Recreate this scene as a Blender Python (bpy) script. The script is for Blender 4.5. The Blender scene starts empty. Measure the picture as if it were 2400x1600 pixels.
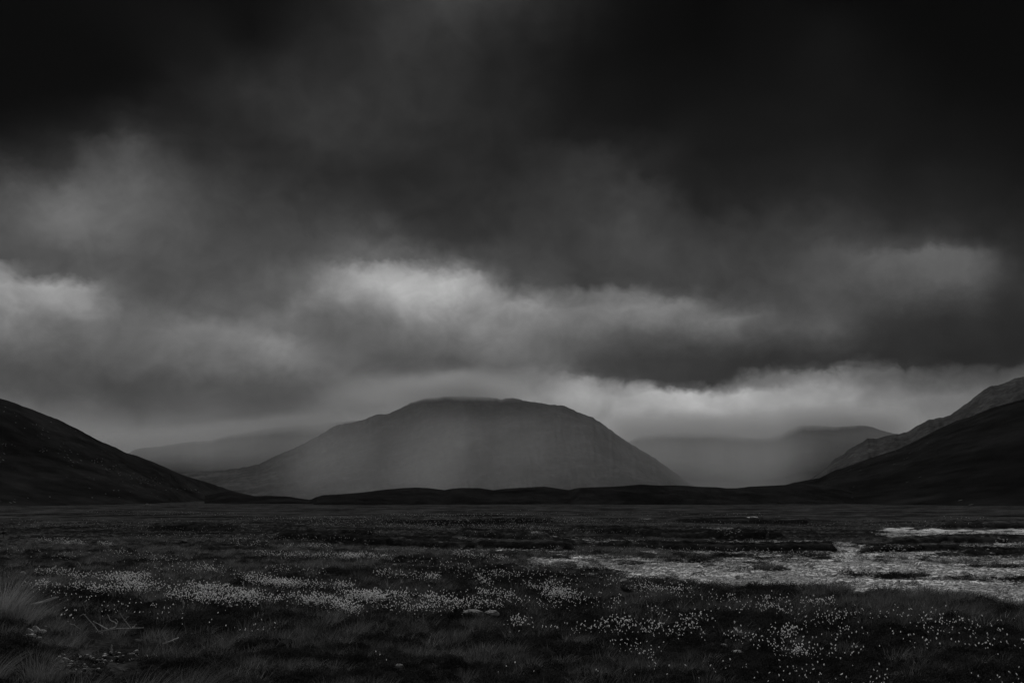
import bpy, math, random
import numpy as np
from mathutils import Vector

random.seed(7)
rng = np.random.default_rng(11)
SC = bpy.context.scene
COL = SC.collection

# ------------------------------------------------------------------ camera
CAM_H = 2.8
PX_F = 35.0 / 36.0 * 2400.0          # focal length in pixels of the 2400 px wide photograph
HORIZON_Y = 1170.0
PITCH = math.atan((HORIZON_Y - 800.0) / PX_F)
cam_data = bpy.data.cameras.new('camera')
cam_data.lens = 35.0
cam_data.sensor_width = 36.0
cam_data.clip_start = 0.1
cam_data.clip_end = 90000.0
cam = bpy.data.objects.new('camera', cam_data)
COL.objects.link(cam)
cam.location = (0, 0, CAM_H)
cam.rotation_euler = (math.radians(90) + PITCH, 0, 0)
SC.camera = cam

# ------------------------------------------------------------------ light and exposure
SUN_EL, SUN_AZ = 41.0, -14.0         # degrees; azimuth measured to the right of the view
SUN_STRENGTH = 2.4
SKY_STRENGTH = 0.1
HAZE_DENSITY = 4.5e-6
HAZE_TOP = 1250.0
HAZE_GLOW = 0.10                    # brightness the haze takes on, used to set the clouds behind it
vs = SC.view_settings
SC.display_settings.display_device = 'sRGB'
vs.view_transform = 'Standard'
vs.look = 'None'
vs.gamma = 1.0
vs.exposure = 0.0
vs.use_curve_mapping = False
SC.cycles.use_denoising = True
SC.cycles.denoiser = 'OPENIMAGEDENOISE'
SC.cycles.denoising_input_passes = 'RGB_ALBEDO_NORMAL'
SC.cycles.max_bounces = 6
SC.cycles.diffuse_bounces = 2
SC.cycles.volume_bounces = 1
SC.cycles.volume_step_rate = 1.0
SC.cycles.volume_max_steps = 256
SC.cycles.sample_clamp_indirect = 2.0

sun_data = bpy.data.lights.new('sun', 'SUN')
sun_data.energy = SUN_STRENGTH
sun_data.angle = math.radians(10)
sun_data.color = (1.0, 0.995, 0.99)
sun = bpy.data.objects.new('sun', sun_data)
COL.objects.link(sun)
_e, _a = math.radians(SUN_EL), math.radians(SUN_AZ)
to_sun = Vector((math.sin(_a) * math.cos(_e), math.cos(_a) * math.cos(_e), math.sin(_e)))
sun.rotation_euler = (-to_sun).to_track_quat('-Z', 'Y').to_euler()


# ------------------------------------------------------------------ helpers: picture geometry
def ray(X, Y):
    """azimuth (rad, + to the right) and tangent of elevation of a photograph pixel"""
    X = np.asarray(X, float); Y = np.asarray(Y, float)
    u = (X - 1200.0) / PX_F
    v = (800.0 - Y) / PX_F
    fw = math.cos(PITCH) - v * math.sin(PITCH)
    up = math.sin(PITCH) + v * math.cos(PITCH)
    return np.arctan2(u, fw), up / np.hypot(u, fw)


def pixel(az, tanel):
    x = np.sin(az); y = np.cos(az); z = tanel
    fw = y * math.cos(PITCH) + z * math.sin(PITCH)
    up = -y * math.sin(PITCH) + z * math.cos(PITCH)
    return 1200.0 + PX_F * x / fw, 800.0 - PX_F * up / fw


def ground_point(X, Y, z=0.0):
    az, te = ray(X, Y)
    d = (z - CAM_H) / te
    return d * np.sin(az), d * np.cos(az)


# ------------------------------------------------------------------ helpers: noise in numpy
def _hash(ix, iy, seed):
    h = (ix.astype(np.int64) * 374761393 + iy.astype(np.int64) * 668265263 + seed * 1442695041) & 0xFFFFFFFF
    h = ((h ^ (h >> 13)) * 1274126177) & 0xFFFFFFFF
    h = (h ^ (h >> 16)) & 0xFFFFFFFF
    return h.astype(np.float64) / 4294967295.0


def vnoise(x, y, seed=0):
    ix = np.floor(x); iy = np.floor(y)
    fx = x - ix; fy = y - iy
    ix = ix.astype(np.int64); iy = iy.astype(np.int64)
    fx = fx * fx * fx * (fx * (fx * 6 - 15) + 10); fy = fy * fy * fy * (fy * (fy * 6 - 15) + 10)
    a = _hash(ix, iy, seed); b = _hash(ix + 1, iy, seed)
    c = _hash(ix, iy + 1, seed); d = _hash(ix + 1, iy + 1, seed)
    return (a + (b - a) * fx) * (1 - fy) + (c + (d - c) * fx) * fy


def fbm(x, y, octaves=4, seed=0, gain=0.5):
    s = 0.0; amp = 1.0; tot = 0.0
    for o in range(octaves):
        ca, sa = math.cos(0.6 * o), math.sin(0.6 * o)
        s = s + amp * (vnoise((x * ca - y * sa) * 2 ** o + 17.3 * o, (x * sa + y * ca) * 2 ** o - 9.1 * o, seed + o) * 2 - 1)
        tot += amp; amp *= gain
    return s / tot


def smooth(e0, e1, x):
    t = np.clip((x - e0) / (e1 - e0), 0, 1)
    return t * t * (3 - 2 * t)


# ------------------------------------------------------------------ helpers: nodes
class NT:
    def __init__(self, tree):
        self.t = tree; self.n = tree.nodes; self.l = tree.links

    def node(self, typ, **kw):
        n = self.n.new(typ)
        for k, v in kw.items():
            setattr(n, k, v)
        return n

    def put(self, sock, v):
        if isinstance(v, bpy.types.NodeSocket):
            self.l.new(v, sock)
        else:
            sock.default_value = v

    def math(self, op, a, b=None, c=None, clamp=False):
        n = self.node('ShaderNodeMath', operation=op, use_clamp=clamp)
        self.put(n.inputs[0], a)
        if b is not None: self.put(n.inputs[1], b)
        if c is not None: self.put(n.inputs[2], c)
        return n.outputs[0]

    def noise(self, vec, scale, detail=4, rough=0.5, dist=0.0, out='Fac', dim='3D'):
        n = self.node('ShaderNodeTexNoise', noise_dimensions=dim)
        self.put(n.inputs['Vector'], vec)
        n.inputs['Scale'].default_value = scale
        n.inputs['Detail'].default_value = detail
        n.inputs['Roughness'].default_value = rough
        n.inputs['Distortion'].default_value = dist
        return n.outputs[out]

    def remap(self, v, a, b, c=0.0, d=1.0, kind='SMOOTHSTEP'):
        n = self.node('ShaderNodeMapRange', interpolation_type=kind)
        self.put(n.inputs[0], v)
        for i, q in enumerate((a, b, c, d)):
            n.inputs[i + 1].default_value = q
        return n.outputs[0]

    def vmul(self, v, s):
        n = self.node('ShaderNodeVectorMath', operation='MULTIPLY')
        self.put(n.inputs[0], v); n.inputs[1].default_value = s
        return n.outputs[0]

    def mix(self, f, a, b):
        n = self.node('ShaderNodeMix', data_type='FLOAT')
        self.put(n.inputs[0], f); self.put(n.inputs[2], a); self.put(n.inputs[3], b)
        return n.outputs[0]

    def attr(self, name):
        n = self.node('ShaderNodeAttribute', attribute_name=name)
        return n.outputs['Fac']


def new_mat(name):
    m = bpy.data.materials.new(name)
    m.use_nodes = True
    m.node_tree.nodes.clear()
    return m, NT(m.node_tree)


def surface(nt, val, rough=0.9, bump=None, bump_dist=0.02, bump_strength=0.6, translucent=0.0, spec=0.0):
    """principled surface of a grey value socket"""
    p = nt.node('ShaderNodeBsdfPrincipled')
    nt.put(p.inputs['Base Color'], val)
    p.inputs['Roughness'].default_value = rough
    p.inputs['Specular IOR Level'].default_value = spec
    if bump is not None:
        b = nt.node('ShaderNodeBump')
        nt.put(b.inputs['Height'], bump)
        b.inputs['Distance'].default_value = bump_dist
        b.inputs['Strength'].default_value = bump_strength
        nt.l.new(b.outputs[0], p.inputs['Normal'])
    out = nt.node('ShaderNodeOutputMaterial')
    if translucent > 0:
        t = nt.node('ShaderNodeBsdfTranslucent')
        nt.put(t.inputs['Color'], val)
        mx = nt.node('ShaderNodeMixShader')
        mx.inputs[0].default_value = translucent
        nt.l.new(p.outputs[0], mx.inputs[1]); nt.l.new(t.outputs[0], mx.inputs[2])
        nt.l.new(mx.outputs[0], out.inputs[0])
    else:
        nt.l.new(p.outputs[0], out.inputs[0])


# ------------------------------------------------------------------ the sky: low broken rain cloud
# brightness of the cloud layer as seen in each direction; rows run down from the top of the view
SKY_X = [0, 150, 300, 450, 600, 750, 900, 1050, 1200, 1350, 1500, 1650, 1800, 1950, 2100, 2250, 2400]
SKY_ROWS = {
    -150: [8, 8, 10, 10, 14, 22, 38, 46, 40, 24, 12, 8, 10, 8, 6, 4, 4],
    0: [6, 7, 13, 12, 9, 24, 46, 62, 48, 26, 12, 4, 9, 8, 5, 3, 3],
    100: [3, 4, 10, 24, 15, 36, 48, 44, 38, 16, 8, 6, 12, 20, 10, 3, 3],
    200: [3, 3, 8, 28, 44, 47, 48, 40, 34, 18, 14, 12, 16, 18, 16, 8, 5],
    300: [14, 24, 40, 32, 40, 54, 50, 44, 34, 24, 20, 20, 20, 20, 18, 14, 12],
    350: [24, 44, 66, 44, 38, 46, 46, 40, 34, 34, 40, 22, 22, 24, 20, 18, 14],
    400: [46, 66, 76, 58, 46, 40, 38, 36, 38, 46, 42, 28, 28, 30, 26, 22, 20],
    450: [74, 84, 86, 72, 58, 50, 42, 40, 42, 56, 54, 34, 34, 36, 32, 28, 26],
    500: [84, 98, 86, 74, 62, 60, 46, 44, 48, 56, 60, 46, 46, 46, 38, 34, 32],
    550: [88, 94, 86, 76, 66, 70, 72, 50, 52, 60, 60, 54, 56, 58, 52, 46, 36],
    600: [88, 82, 82, 78, 72, 84, 112, 74, 62, 64, 62, 60, 60, 78, 84, 80, 42],
    640: [128, 92, 78, 76, 78, 116, 148, 132, 68, 64, 64, 62, 62, 80, 90, 86, 44],
    670: [146, 134, 80, 76, 84, 124, 152, 162, 96, 70, 74, 66, 64, 80, 90, 82, 44],
    700: [136, 142, 82, 84, 88, 112, 136, 156, 118, 106, 116, 100, 74, 74, 80, 64, 42],
    750: [112, 108, 88, 112, 100, 88, 108, 126, 116, 108, 102, 104, 94, 80, 54, 46, 40],
    800: [96, 88, 92, 106, 116, 96, 90, 106, 106, 92, 70, 68, 72, 66, 48, 44, 42],
    850: [78, 72, 88, 98, 98, 100, 82, 86, 90, 96, 62, 54, 58, 58, 54, 48, 44],
    900: [76, 66, 70, 74, 74, 80, 88, 108, 104, 134, 80, 58, 96, 104, 88, 64, 80],
    925: [90, 76, 70, 74, 75, 84, 94, 116, 116, 142, 140, 136, 144, 128, 110, 96, 110],
    950: [96, 92, 72, 78, 78, 88, 100, 120, 124, 142, 152, 160, 150, 130, 118, 118, 120],
    1000: [100, 98, 90, 82, 82, 90, 100, 110, 118, 122, 132, 138, 122, 118, 116, 114, 110],
    1050: [100, 98, 94, 86, 84, 90, 96, 100, 104, 110, 112, 116, 110, 112, 112, 110, 108],
    1170: [96, 96, 94, 88, 86, 88, 92, 94, 96, 100, 104, 106, 104, 106, 106, 106, 104],
}


def srgb_to_lin(v):
    v = np.asarray(v, float) / 255.0
    return np.where(v <= 0.04045, v / 12.92, ((v + 0.055) / 1.055) ** 2.4)


def sky_value(X, Y):
    ys = np.array(sorted(SKY_ROWS)); tab = np.array([SKY_ROWS[k] for k in ys], float)
    Xc = np.clip(X, 0, 2400); Yc = np.clip(Y, ys[0], ys[-1])
    i = np.clip(np.searchsorted(ys, Yc, side='right') - 1, 0, len(ys) - 2)
    fy = (Yc - ys[i]) / (ys[i + 1] - ys[i])
    j = np.clip((Xc // 150).astype(int), 0, 15)
    fx = Xc / 150.0 - j
    v = (tab[i, j] * (1 - fx) + tab[i, j + 1] * fx) * (1 - fy) + (tab[i + 1, j] * (1 - fx) + tab[i + 1, j + 1] * fx) * fy
    for pts, amp, above, below in SKY_EDGES:
        P = np.array(pts, float)
        ye = np.interp(X, P[:, 0], P[:, 1])
        end = smooth(P[0, 0] - 45, P[0, 0] + 25, X) * (1 - smooth(P[-1, 0] - 25, P[-1, 0] + 45, X))
        t = Y - ye
        f = 1.25 * np.tanh(t / 8.0) * np.exp(-np.abs(t) / np.where(t > 0, below, above))
        v = v * (1 + amp * f * end)
    return v


# cloud edges: line in the photograph, contrast, reach above and below
SKY_EDGES = [
    ([(650, 715), (690, 690), (740, 655), (800, 624), (880, 612), (960, 612), (1010, 628), (1050, 648), (1090, 657), (1130, 650), (1170, 682), (1250, 692)], 0.13, 45, 60),
    ([(-60, 612), (0, 622), (60, 640), (120, 650), (180, 658), (205, 680), (228, 705)], 0.17, 45, 55),
    ([(1340, 878), (1400, 892), (1480, 902), (1560, 918), (1600, 920), (1650, 903), (1700, 892), (1740, 876), (1800, 870), (1850, 872), (1900, 878), (1960, 868),
      (2020, 848), (2080, 864), (2150, 872), (2250, 866), (2330, 862), (2420, 845)], 0.28, 70, 40),
    ([(400, 762), (470, 745), (540, 748), (580, 770), (640, 780), (700, 800)], 0.12, 30, 40),
    ([(1180, 700), (1300, 690), (1400, 680), (1500, 685), (1600, 700), (1700, 720), (1800, 735), (1960, 760)], 0.14, 35, 50),
    ([(-60, 405), (0, 410), (80, 425), (140, 440), (165, 410), (200, 350), (260, 300), (330, 320)], 0.18, 40, 50),
    ([(980, 892), (1030, 868), (1080, 872), (1110, 900)], 0.10, 25, 40),
    ([(1250, 335), (1330, 332), (1400, 345), (1450, 342), (1480, 370), (1500, 400), (1600, 450), (1640, 490), (1750, 505)], 0.16, 35, 50),
    ([(2010, 595), (2080, 600), (2150, 590), (2200, 580), (2310, 575)], 0.12, 30, 50),
    ([(1020, 575), (1060, 590), (1110, 640)], 0.1, 30, 30),
]

AZ_MAX = math.radians(31.0)
world = bpy.data.worlds.new('World')
SC.world = world
world.use_nodes = True
world.node_tree.nodes.clear()
w = NT(world.node_tree)
tc = w.node('ShaderNodeTexCoord')
vec = tc.outputs['Generated']
sep = w.node('ShaderNodeSeparateXYZ'); w.l.new(vec, sep.inputs[0])
hyp = w.math('SQRT', w.math('ADD', w.math('MULTIPLY', sep.outputs[0], sep.outputs[0]), w.math('MULTIPLY', sep.outputs[1], sep.outputs[1])))
az = w.math('ARCTAN2', sep.outputs[0], sep.outputs[1])
el = w.math('ARCTAN2', sep.outputs[2], hyp)
# cloud-edge turbulence: the directions are stirred by noise of two sizes
comb = w.node('ShaderNodeCombineXYZ')
w.l.new(az, comb.inputs[0]); w.put(comb.inputs[1], w.math('MULTIPLY', el, 1.15))
flat = comb.outputs[0]
wa = w.noise(flat, 9.0, 5, 0.52, 0.2, 'Color')
wb = w.noise(flat, 38.0, 6, 0.62, 0.3, 'Color')
sa = w.node('ShaderNodeSeparateColor'); w.l.new(wa, sa.inputs[0])
sb = w.node('ShaderNodeSeparateColor'); w.l.new(wb, sb.inputs[0])


def centred(sock, k):
    return w.math('MULTIPLY', w.math('SUBTRACT', sock, 0.5), k)


az2 = w.math('ADD', az, w.math('ADD', centred(sa.outputs[0], 0.050), centred(sb.outputs[0], 0.024)))
el2 = w.math('ADD', el, w.math('ADD', centred(sa.outputs[1], 0.030), centred(sb.outputs[1], 0.026)))
row_y = [0, 60, 120, 180, 240, 290, 330, 370, 410, 450, 500, 550, 580, 605, 625, 645, 665, 690, 720, 750, 790, 820, 850, 868, 882, 896, 912, 932, 960, 1010, 1080]
row_y = [-90] + row_y
els = [float(np.arctan(ray(1200, y)[1])) for y in row_y]
val = None
prev = None
half = [w.remap(az2, -AZ_MAX, 0.0, 0.0, 1.0, 'LINEAR'), w.remap(az2, 0.0, AZ_MAX, 0.0, 1.0, 'LINEAR')]
right_side = w.remap(az2, -1e-4, 1e-4, 0.0, 1.0, 'LINEAR')
for e, y in zip(els, row_y):
    two = []
    for side_i in (0, 1):
        rmp = w.node('ShaderNodeValToRGB')
        cr = rmp.color_ramp
        cr.interpolation = 'LINEAR'
        n = 31
        azs = np.linspace(-AZ_MAX, 0, n) + (AZ_MAX if side_i else 0)
        X, Y = pixel(azs, math.tan(e))
        L = srgb_to_lin(sky_value(X, Y))
        T = math.exp(-HAZE_DENSITY * min(HAZE_TOP / max(math.sin(e), 1e-3), 24000.0))
        L = np.clip((L - HAZE_GLOW * (1 - T)) / T, 0.0004, 3)
        for k in range(n):
            pos = k / (n - 1)
            if k == 0:
                el0 = cr.elements[0]; el0.position = 0.0
            elif k == n - 1:
                el0 = cr.elements[-1]; el0.position = 1.0
            else:
                el0 = cr.elements.new(pos)
            el0.color = (L[k], L[k], L[k], 1)
        w.l.new(half[side_i], rmp.inputs[0])
        bw = w.node('ShaderNodeSeparateColor'); w.l.new(rmp.outputs[0], bw.inputs[0])
        two.append(bw.outputs[0])
    both = w.mix(right_side, two[0], two[1])
    if val is None:
        val = both
    else:
        val = w.mix(w.remap(el2, e, prev, 1.0, 0.0, 'LINEAR'), val, both)
    prev = e
# finer billows inside the cloud
fine = w.noise(flat, 11.0, 6, 0.52, 0.3)
val = w.math('MULTIPLY', val, w.remap(fine, 0.25, 0.75, 0.72, 1.30, 'LINEAR'))
wisp = w.noise(flat, 26.0, 8, 0.62, 0.8)
val = w.math('MULTIPLY', val, w.remap(wisp, 0.3, 0.7, 0.88, 1.12, 'LINEAR'))
# the same kind of cloud carries on round the whole sky
plane = w.node('ShaderNodeVectorMath', operation='SCALE')
w.l.new(vec, plane.inputs[0])
w.put(plane.inputs['Scale'], w.math('DIVIDE', 1.0, w.math('ADD', w.math('ABSOLUTE', sep.outputs[2]), 0.18)))
rest_n = w.noise(plane.outputs[0], 0.9, 7, 0.58, 0.3)
rest = w.remap(rest_n, 0.32, 0.7, 0.012, 0.12, 'LINEAR')
inside = w.math('MULTIPLY',
                w.math('SUBTRACT', 1.0, w.remap(w.math('ABSOLUTE', az), math.radians(31), math.radians(44))),
                w.math('SUBTRACT', 1.0, w.remap(el, math.radians(29), math.radians(42))))
val = w.mix(inside, rest, val)
sky = w.node('ShaderNodeTexSky', sky_type='NISHITA')
sky.sun_disc = False
sky.sun_elevation = math.radians(SUN_EL)
sky.sun_rotation = math.radians(SUN_AZ)
bwn = w.node('ShaderNodeRGBToBW'); w.l.new(sky.outputs[0], bwn.inputs[0])
# cloud cover is nearly complete: 0.1 % of the clear sky comes through
total = w.math('ADD', w.math('MULTIPLY', val, 1.0 / SKY_STRENGTH), w.math('MULTIPLY', bwn.outputs[0], 0.001))
bg = w.node('ShaderNodeBackground')
w.l.new(total, bg.inputs[0])
bg.inputs[1].default_value = SKY_STRENGTH
wo = w.node('ShaderNodeOutputWorld'); w.l.new(bg.outputs[0], wo.inputs[0])
world.cycles.sampling_method = 'MANUAL'
world.cycles.sample_map_resolution = 256


# ------------------------------------------------------------------ helpers: objects
def tag(o, label=None, cat=None, group=None, kind=None):
    if label: o['label'] = label
    if cat: o['category'] = cat
    if group: o['group'] = group
    if kind: o['kind'] = kind
    return o


def mesh_np(name, verts, faces, smooth_shade=True):
    """faces: int array (n,4) or (n,3)"""
    me = bpy.data.meshes.new(name)
    verts = np.asarray(verts, np.float32); faces = np.asarray(faces, np.int32)
    k = faces.shape[1]
    me.vertices.add(len(verts)); me.vertices.foreach_set('co', verts.ravel())
    me.loops.add(faces.size); me.loops.foreach_set('vertex_index', faces.ravel())
    me.polygons.add(len(faces))
    me.polygons.foreach_set('loop_start', np.arange(len(faces), dtype=np.int32) * k)
    me.polygons.foreach_set('use_smooth', np.full(len(faces), smooth_shade))
    me.update(calc_edges=True)
    return me


def link(name, me, mat=None, parent=None):
    o = bpy.data.objects.new(name, me)
    COL.objects.link(o)
    if mat is not None: me.materials.append(mat)
    if parent is not None: o.parent = parent
    return o


def grid_faces(nr, nc, wrap=False):
    i = np.arange(nr - 1)[:, None]; j = np.arange(nc if wrap else nc - 1)[None, :]
    j2 = (j + 1) % nc
    a = i * nc + j; b = i * nc + j2; c = (i + 1) * nc + j2; d = (i + 1) * nc + j
    return np.stack([a, b, c, d], -1).reshape(-1, 4)


def set_attr(me, name, vals):
    a = me.attributes.new(name, 'FLOAT', 'POINT')
    a.data.foreach_set('value', np.asarray(vals, np.float32).ravel())


# ------------------------------------------------------------------ the bog: one height field
# peat banks: pixel line of the foot, height (m), how far the top runs back (m)
BANKS = [
    ([(640, 1262), (740, 1268), (868, 1276), (1000, 1282), (1150, 1286), (1345, 1288)], 0.33, 9),
    ([(1385, 1278), (1480, 1283), (1600, 1288), (1750, 1290), (1900, 1291), (1962, 1292)], 0.27, 7),
    ([(2003, 1296), (2060, 1295), (2150, 1294), (2252, 1292)], 0.24, 5),
    ([(2085, 1281), (2150, 1277), (2230, 1275), (2368, 1276)], 0.27, 10),
    ([(1066, 1258), (1120, 1262), (1200, 1264), (1292, 1266)], 0.42, 12),
    ([(648, 1254), (720, 1256), (800, 1260), (880, 1262)], 0.40, 12),
    ([(1334, 1250), (1450, 1253), (1560, 1261), (1700, 1263), (1840, 1264)], 0.36, 14),
    ([(1600, 1249), (1650, 1250), (1730, 1250)], 0.30, 10),
    ([(2190, 1239), (2300, 1240), (2420, 1240)], 0.50, 25),
    ([(340, 1238), (430, 1243), (560, 1246)], 0.35, 20),
    ([(880, 1226), (1100, 1228), (1300, 1227)], 0.45, 40),
    ([(1560, 1222), (1750, 1225), (1900, 1224)], 0.4, 40),
    ([(2250, 1299), (2320, 1301), (2420, 1300)], 0.12, 4),
    ([(470, 1289), (540, 1287), (640, 1288)], 0.15, 3),
    ([(905, 1320), (960, 1321), (1020, 1324)], 0.12, 2.5),
]


def base_height(x, y):
    r = np.hypot(x, y)
    near = 1 - smooth(60, 400, r)
    z = 0.10 * fbm(x / 6.0, y / 6.0, 4, 3) * smooth(3, 12, r)
    z = z + 0.075 * fbm(x / 1.1, y / 1.1, 3, 8) * near
    z = z + 0.25 * fbm(x / 45.0, y / 45.0, 3, 21) * smooth(30, 90, r)
    z = z + 1.2 * fbm(x / 300.0, y / 300.0, 3, 31) * smooth(180, 700, r)
    # small rise at the left that carries the tall grass
    az = np.arctan2(x, y)
    z = z + 0.45 * smooth(-20.0, -27.0, np.degrees(az)) * smooth(36, 19, r)
    return z


def bank_height(x, y):
    r = np.hypot(x, y); az = np.arctan2(x, y)
    z = np.zeros_like(r); face = np.zeros_like(r); top = np.zeros_like(r)
    for k, (pts, h, L) in enumerate(BANKS):
        P = np.array(pts, float)
        a, te = ray(P[:, 0], P[:, 1])
        rf = -CAM_H / te
        o = np.argsort(a); a = a[o]; rf = rf[o]
        m = (az > a[0] - 0.05) & (az < a[-1] + 0.05) & (r > rf.min() * 0.8) & (r < rf.max() + L * 3)
        if not m.any(): continue
        ra = np.interp(az[m], a, rf)
        ra = ra * (1 + 0.010 * fbm(x[m] / 2.2, y[m] * 0.0 + k * 7.7, 4, 50 + k))
        taper = smooth(a[0] - 0.004, a[0] + 0.012, az[m]) * (1 - smooth(a[-1] - 0.006, a[-1] + 0.002, az[m]))
        t = r[m] - ra
        wd = 0.004 * ra
        st = smooth(-wd, wd, t)
        hh = 1.3 * h * taper * (0.8 + 0.35 * fbm(x[m] / 3.0, y[m] / 3.0, 3, 70 + k))
        z[m] += hh * st * (1 - smooth(0.25 * L, L, t))
        face[m] = np.maximum(face[m], taper * (1 - smooth(wd, 2.0 * wd, np.abs(t))))
        top[m] = np.maximum(top[m], taper * st * (1 - smooth(0.3 * L, L * 0.8, t)))
    return z, face, top


# lit gravel: strokes (x0,y0,x1,y1,half height px,strength) in the photograph, laid down on the plain
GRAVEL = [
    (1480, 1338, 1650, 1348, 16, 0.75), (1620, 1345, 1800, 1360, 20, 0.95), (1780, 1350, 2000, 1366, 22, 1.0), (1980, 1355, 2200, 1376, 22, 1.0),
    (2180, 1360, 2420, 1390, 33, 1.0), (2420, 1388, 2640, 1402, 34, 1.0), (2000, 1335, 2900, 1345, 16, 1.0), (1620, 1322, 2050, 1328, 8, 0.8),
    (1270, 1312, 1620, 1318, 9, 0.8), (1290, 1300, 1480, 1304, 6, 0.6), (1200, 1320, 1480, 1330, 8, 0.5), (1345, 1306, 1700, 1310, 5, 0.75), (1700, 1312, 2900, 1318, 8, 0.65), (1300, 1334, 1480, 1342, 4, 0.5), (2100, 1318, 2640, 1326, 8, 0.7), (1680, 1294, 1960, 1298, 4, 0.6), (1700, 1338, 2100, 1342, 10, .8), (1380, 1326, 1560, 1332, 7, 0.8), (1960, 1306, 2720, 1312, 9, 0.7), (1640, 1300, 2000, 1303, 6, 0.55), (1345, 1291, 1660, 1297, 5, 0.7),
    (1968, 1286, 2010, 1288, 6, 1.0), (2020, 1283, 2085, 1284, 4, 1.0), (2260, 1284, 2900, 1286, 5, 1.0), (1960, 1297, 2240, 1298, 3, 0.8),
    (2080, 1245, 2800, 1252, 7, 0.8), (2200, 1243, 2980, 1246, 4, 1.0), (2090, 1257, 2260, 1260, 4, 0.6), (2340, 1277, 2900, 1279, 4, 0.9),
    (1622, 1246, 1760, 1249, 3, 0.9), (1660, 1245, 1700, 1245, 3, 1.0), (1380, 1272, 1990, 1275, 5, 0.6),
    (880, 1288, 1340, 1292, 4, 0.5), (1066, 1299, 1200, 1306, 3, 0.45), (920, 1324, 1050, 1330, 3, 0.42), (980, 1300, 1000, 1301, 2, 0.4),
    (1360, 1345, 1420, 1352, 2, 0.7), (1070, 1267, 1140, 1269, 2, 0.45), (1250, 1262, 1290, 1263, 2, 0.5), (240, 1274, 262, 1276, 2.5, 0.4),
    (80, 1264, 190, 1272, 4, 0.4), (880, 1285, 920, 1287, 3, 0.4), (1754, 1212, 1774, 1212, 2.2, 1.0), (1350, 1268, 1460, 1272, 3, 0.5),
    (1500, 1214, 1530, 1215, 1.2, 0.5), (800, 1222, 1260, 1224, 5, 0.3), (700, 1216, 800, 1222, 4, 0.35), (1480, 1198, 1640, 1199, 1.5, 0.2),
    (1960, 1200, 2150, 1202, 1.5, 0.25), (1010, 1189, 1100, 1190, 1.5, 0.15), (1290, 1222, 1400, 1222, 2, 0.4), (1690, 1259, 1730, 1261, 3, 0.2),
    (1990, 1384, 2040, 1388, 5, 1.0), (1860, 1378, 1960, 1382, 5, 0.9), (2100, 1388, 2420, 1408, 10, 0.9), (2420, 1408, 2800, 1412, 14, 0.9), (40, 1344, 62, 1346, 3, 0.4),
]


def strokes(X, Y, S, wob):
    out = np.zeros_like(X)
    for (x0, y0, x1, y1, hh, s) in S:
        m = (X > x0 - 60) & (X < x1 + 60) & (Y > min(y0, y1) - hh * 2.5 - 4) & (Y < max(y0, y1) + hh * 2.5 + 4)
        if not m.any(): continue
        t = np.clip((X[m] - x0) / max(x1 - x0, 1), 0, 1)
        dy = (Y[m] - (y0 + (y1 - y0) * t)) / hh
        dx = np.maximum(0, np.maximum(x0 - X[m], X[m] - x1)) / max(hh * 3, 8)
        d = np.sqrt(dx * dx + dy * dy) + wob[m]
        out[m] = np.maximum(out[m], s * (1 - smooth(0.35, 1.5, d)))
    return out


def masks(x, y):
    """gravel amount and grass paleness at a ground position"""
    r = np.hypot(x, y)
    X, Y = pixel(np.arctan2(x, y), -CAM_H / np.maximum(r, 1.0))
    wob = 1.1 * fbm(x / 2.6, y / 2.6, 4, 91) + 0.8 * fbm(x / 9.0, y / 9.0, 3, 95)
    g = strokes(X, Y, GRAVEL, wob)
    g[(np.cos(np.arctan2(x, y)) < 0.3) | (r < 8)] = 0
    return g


# ground grid: fine in the direction of view, coarse elsewhere
fine_az = np.radians(np.linspace(-41, 41, 1090))
side = np.radians(np.linspace(41, 319, 130)[1:-1])
AZG = np.concatenate([fine_az, side])
R = np.concatenate([np.geomspace(0.5, 9, 16)[:-1], np.geomspace(9, 130, 540), np.geomspace(130, 800, 150)[1:], np.geomspace(800, 25000, 70)[1:]])
AA, RR = np.meshgrid(AZG, R)
GX, GY = RR * np.sin(AA), RR * np.cos(AA)
gx, gy = GX.ravel(), GY.ravel()
bz, bface, btop = bank_height(gx, gy)
grav = masks(gx, gy)
grav = grav * (1 - bface)
gz = base_height(gx, gy) + bz
gz = gz - 0.05 * grav + 0.03 * grav * fbm(gx / 0.35, gy / 0.35, 2, 77) * (np.hypot(gx, gy) < 90)
# tussocky surface where grass grows
gr = np.hypot(gx, gy)
rough_k = (1 - grav) * smooth(6, 14, gr) * (1 - smooth(70, 200, gr))
gz = gz + rough_k * (0.13 * np.abs(fbm(gx / 0.55, gy / 0.55, 3, 41)) + 0.03 * fbm(gx / 0.17, gy / 0.17, 2, 43))
gv = np.stack([gx, gy, gz], -1)
gv = np.vstack([gv, [[0, 0, 0.0]]])
gf = grid_faces(len(R), len(AZG), wrap=True)
me = mesh_np('ground', gv, gf)
pad = lambda a: np.concatenate([a, [0.0]])
set_attr(me, 'gravel', pad(grav))
set_attr(me, 'peat', pad(bface))
set_attr(me, 'banktop', pad(btop))

ZG = gz.reshape(RR.shape)
logR = np.log(R)


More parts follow.
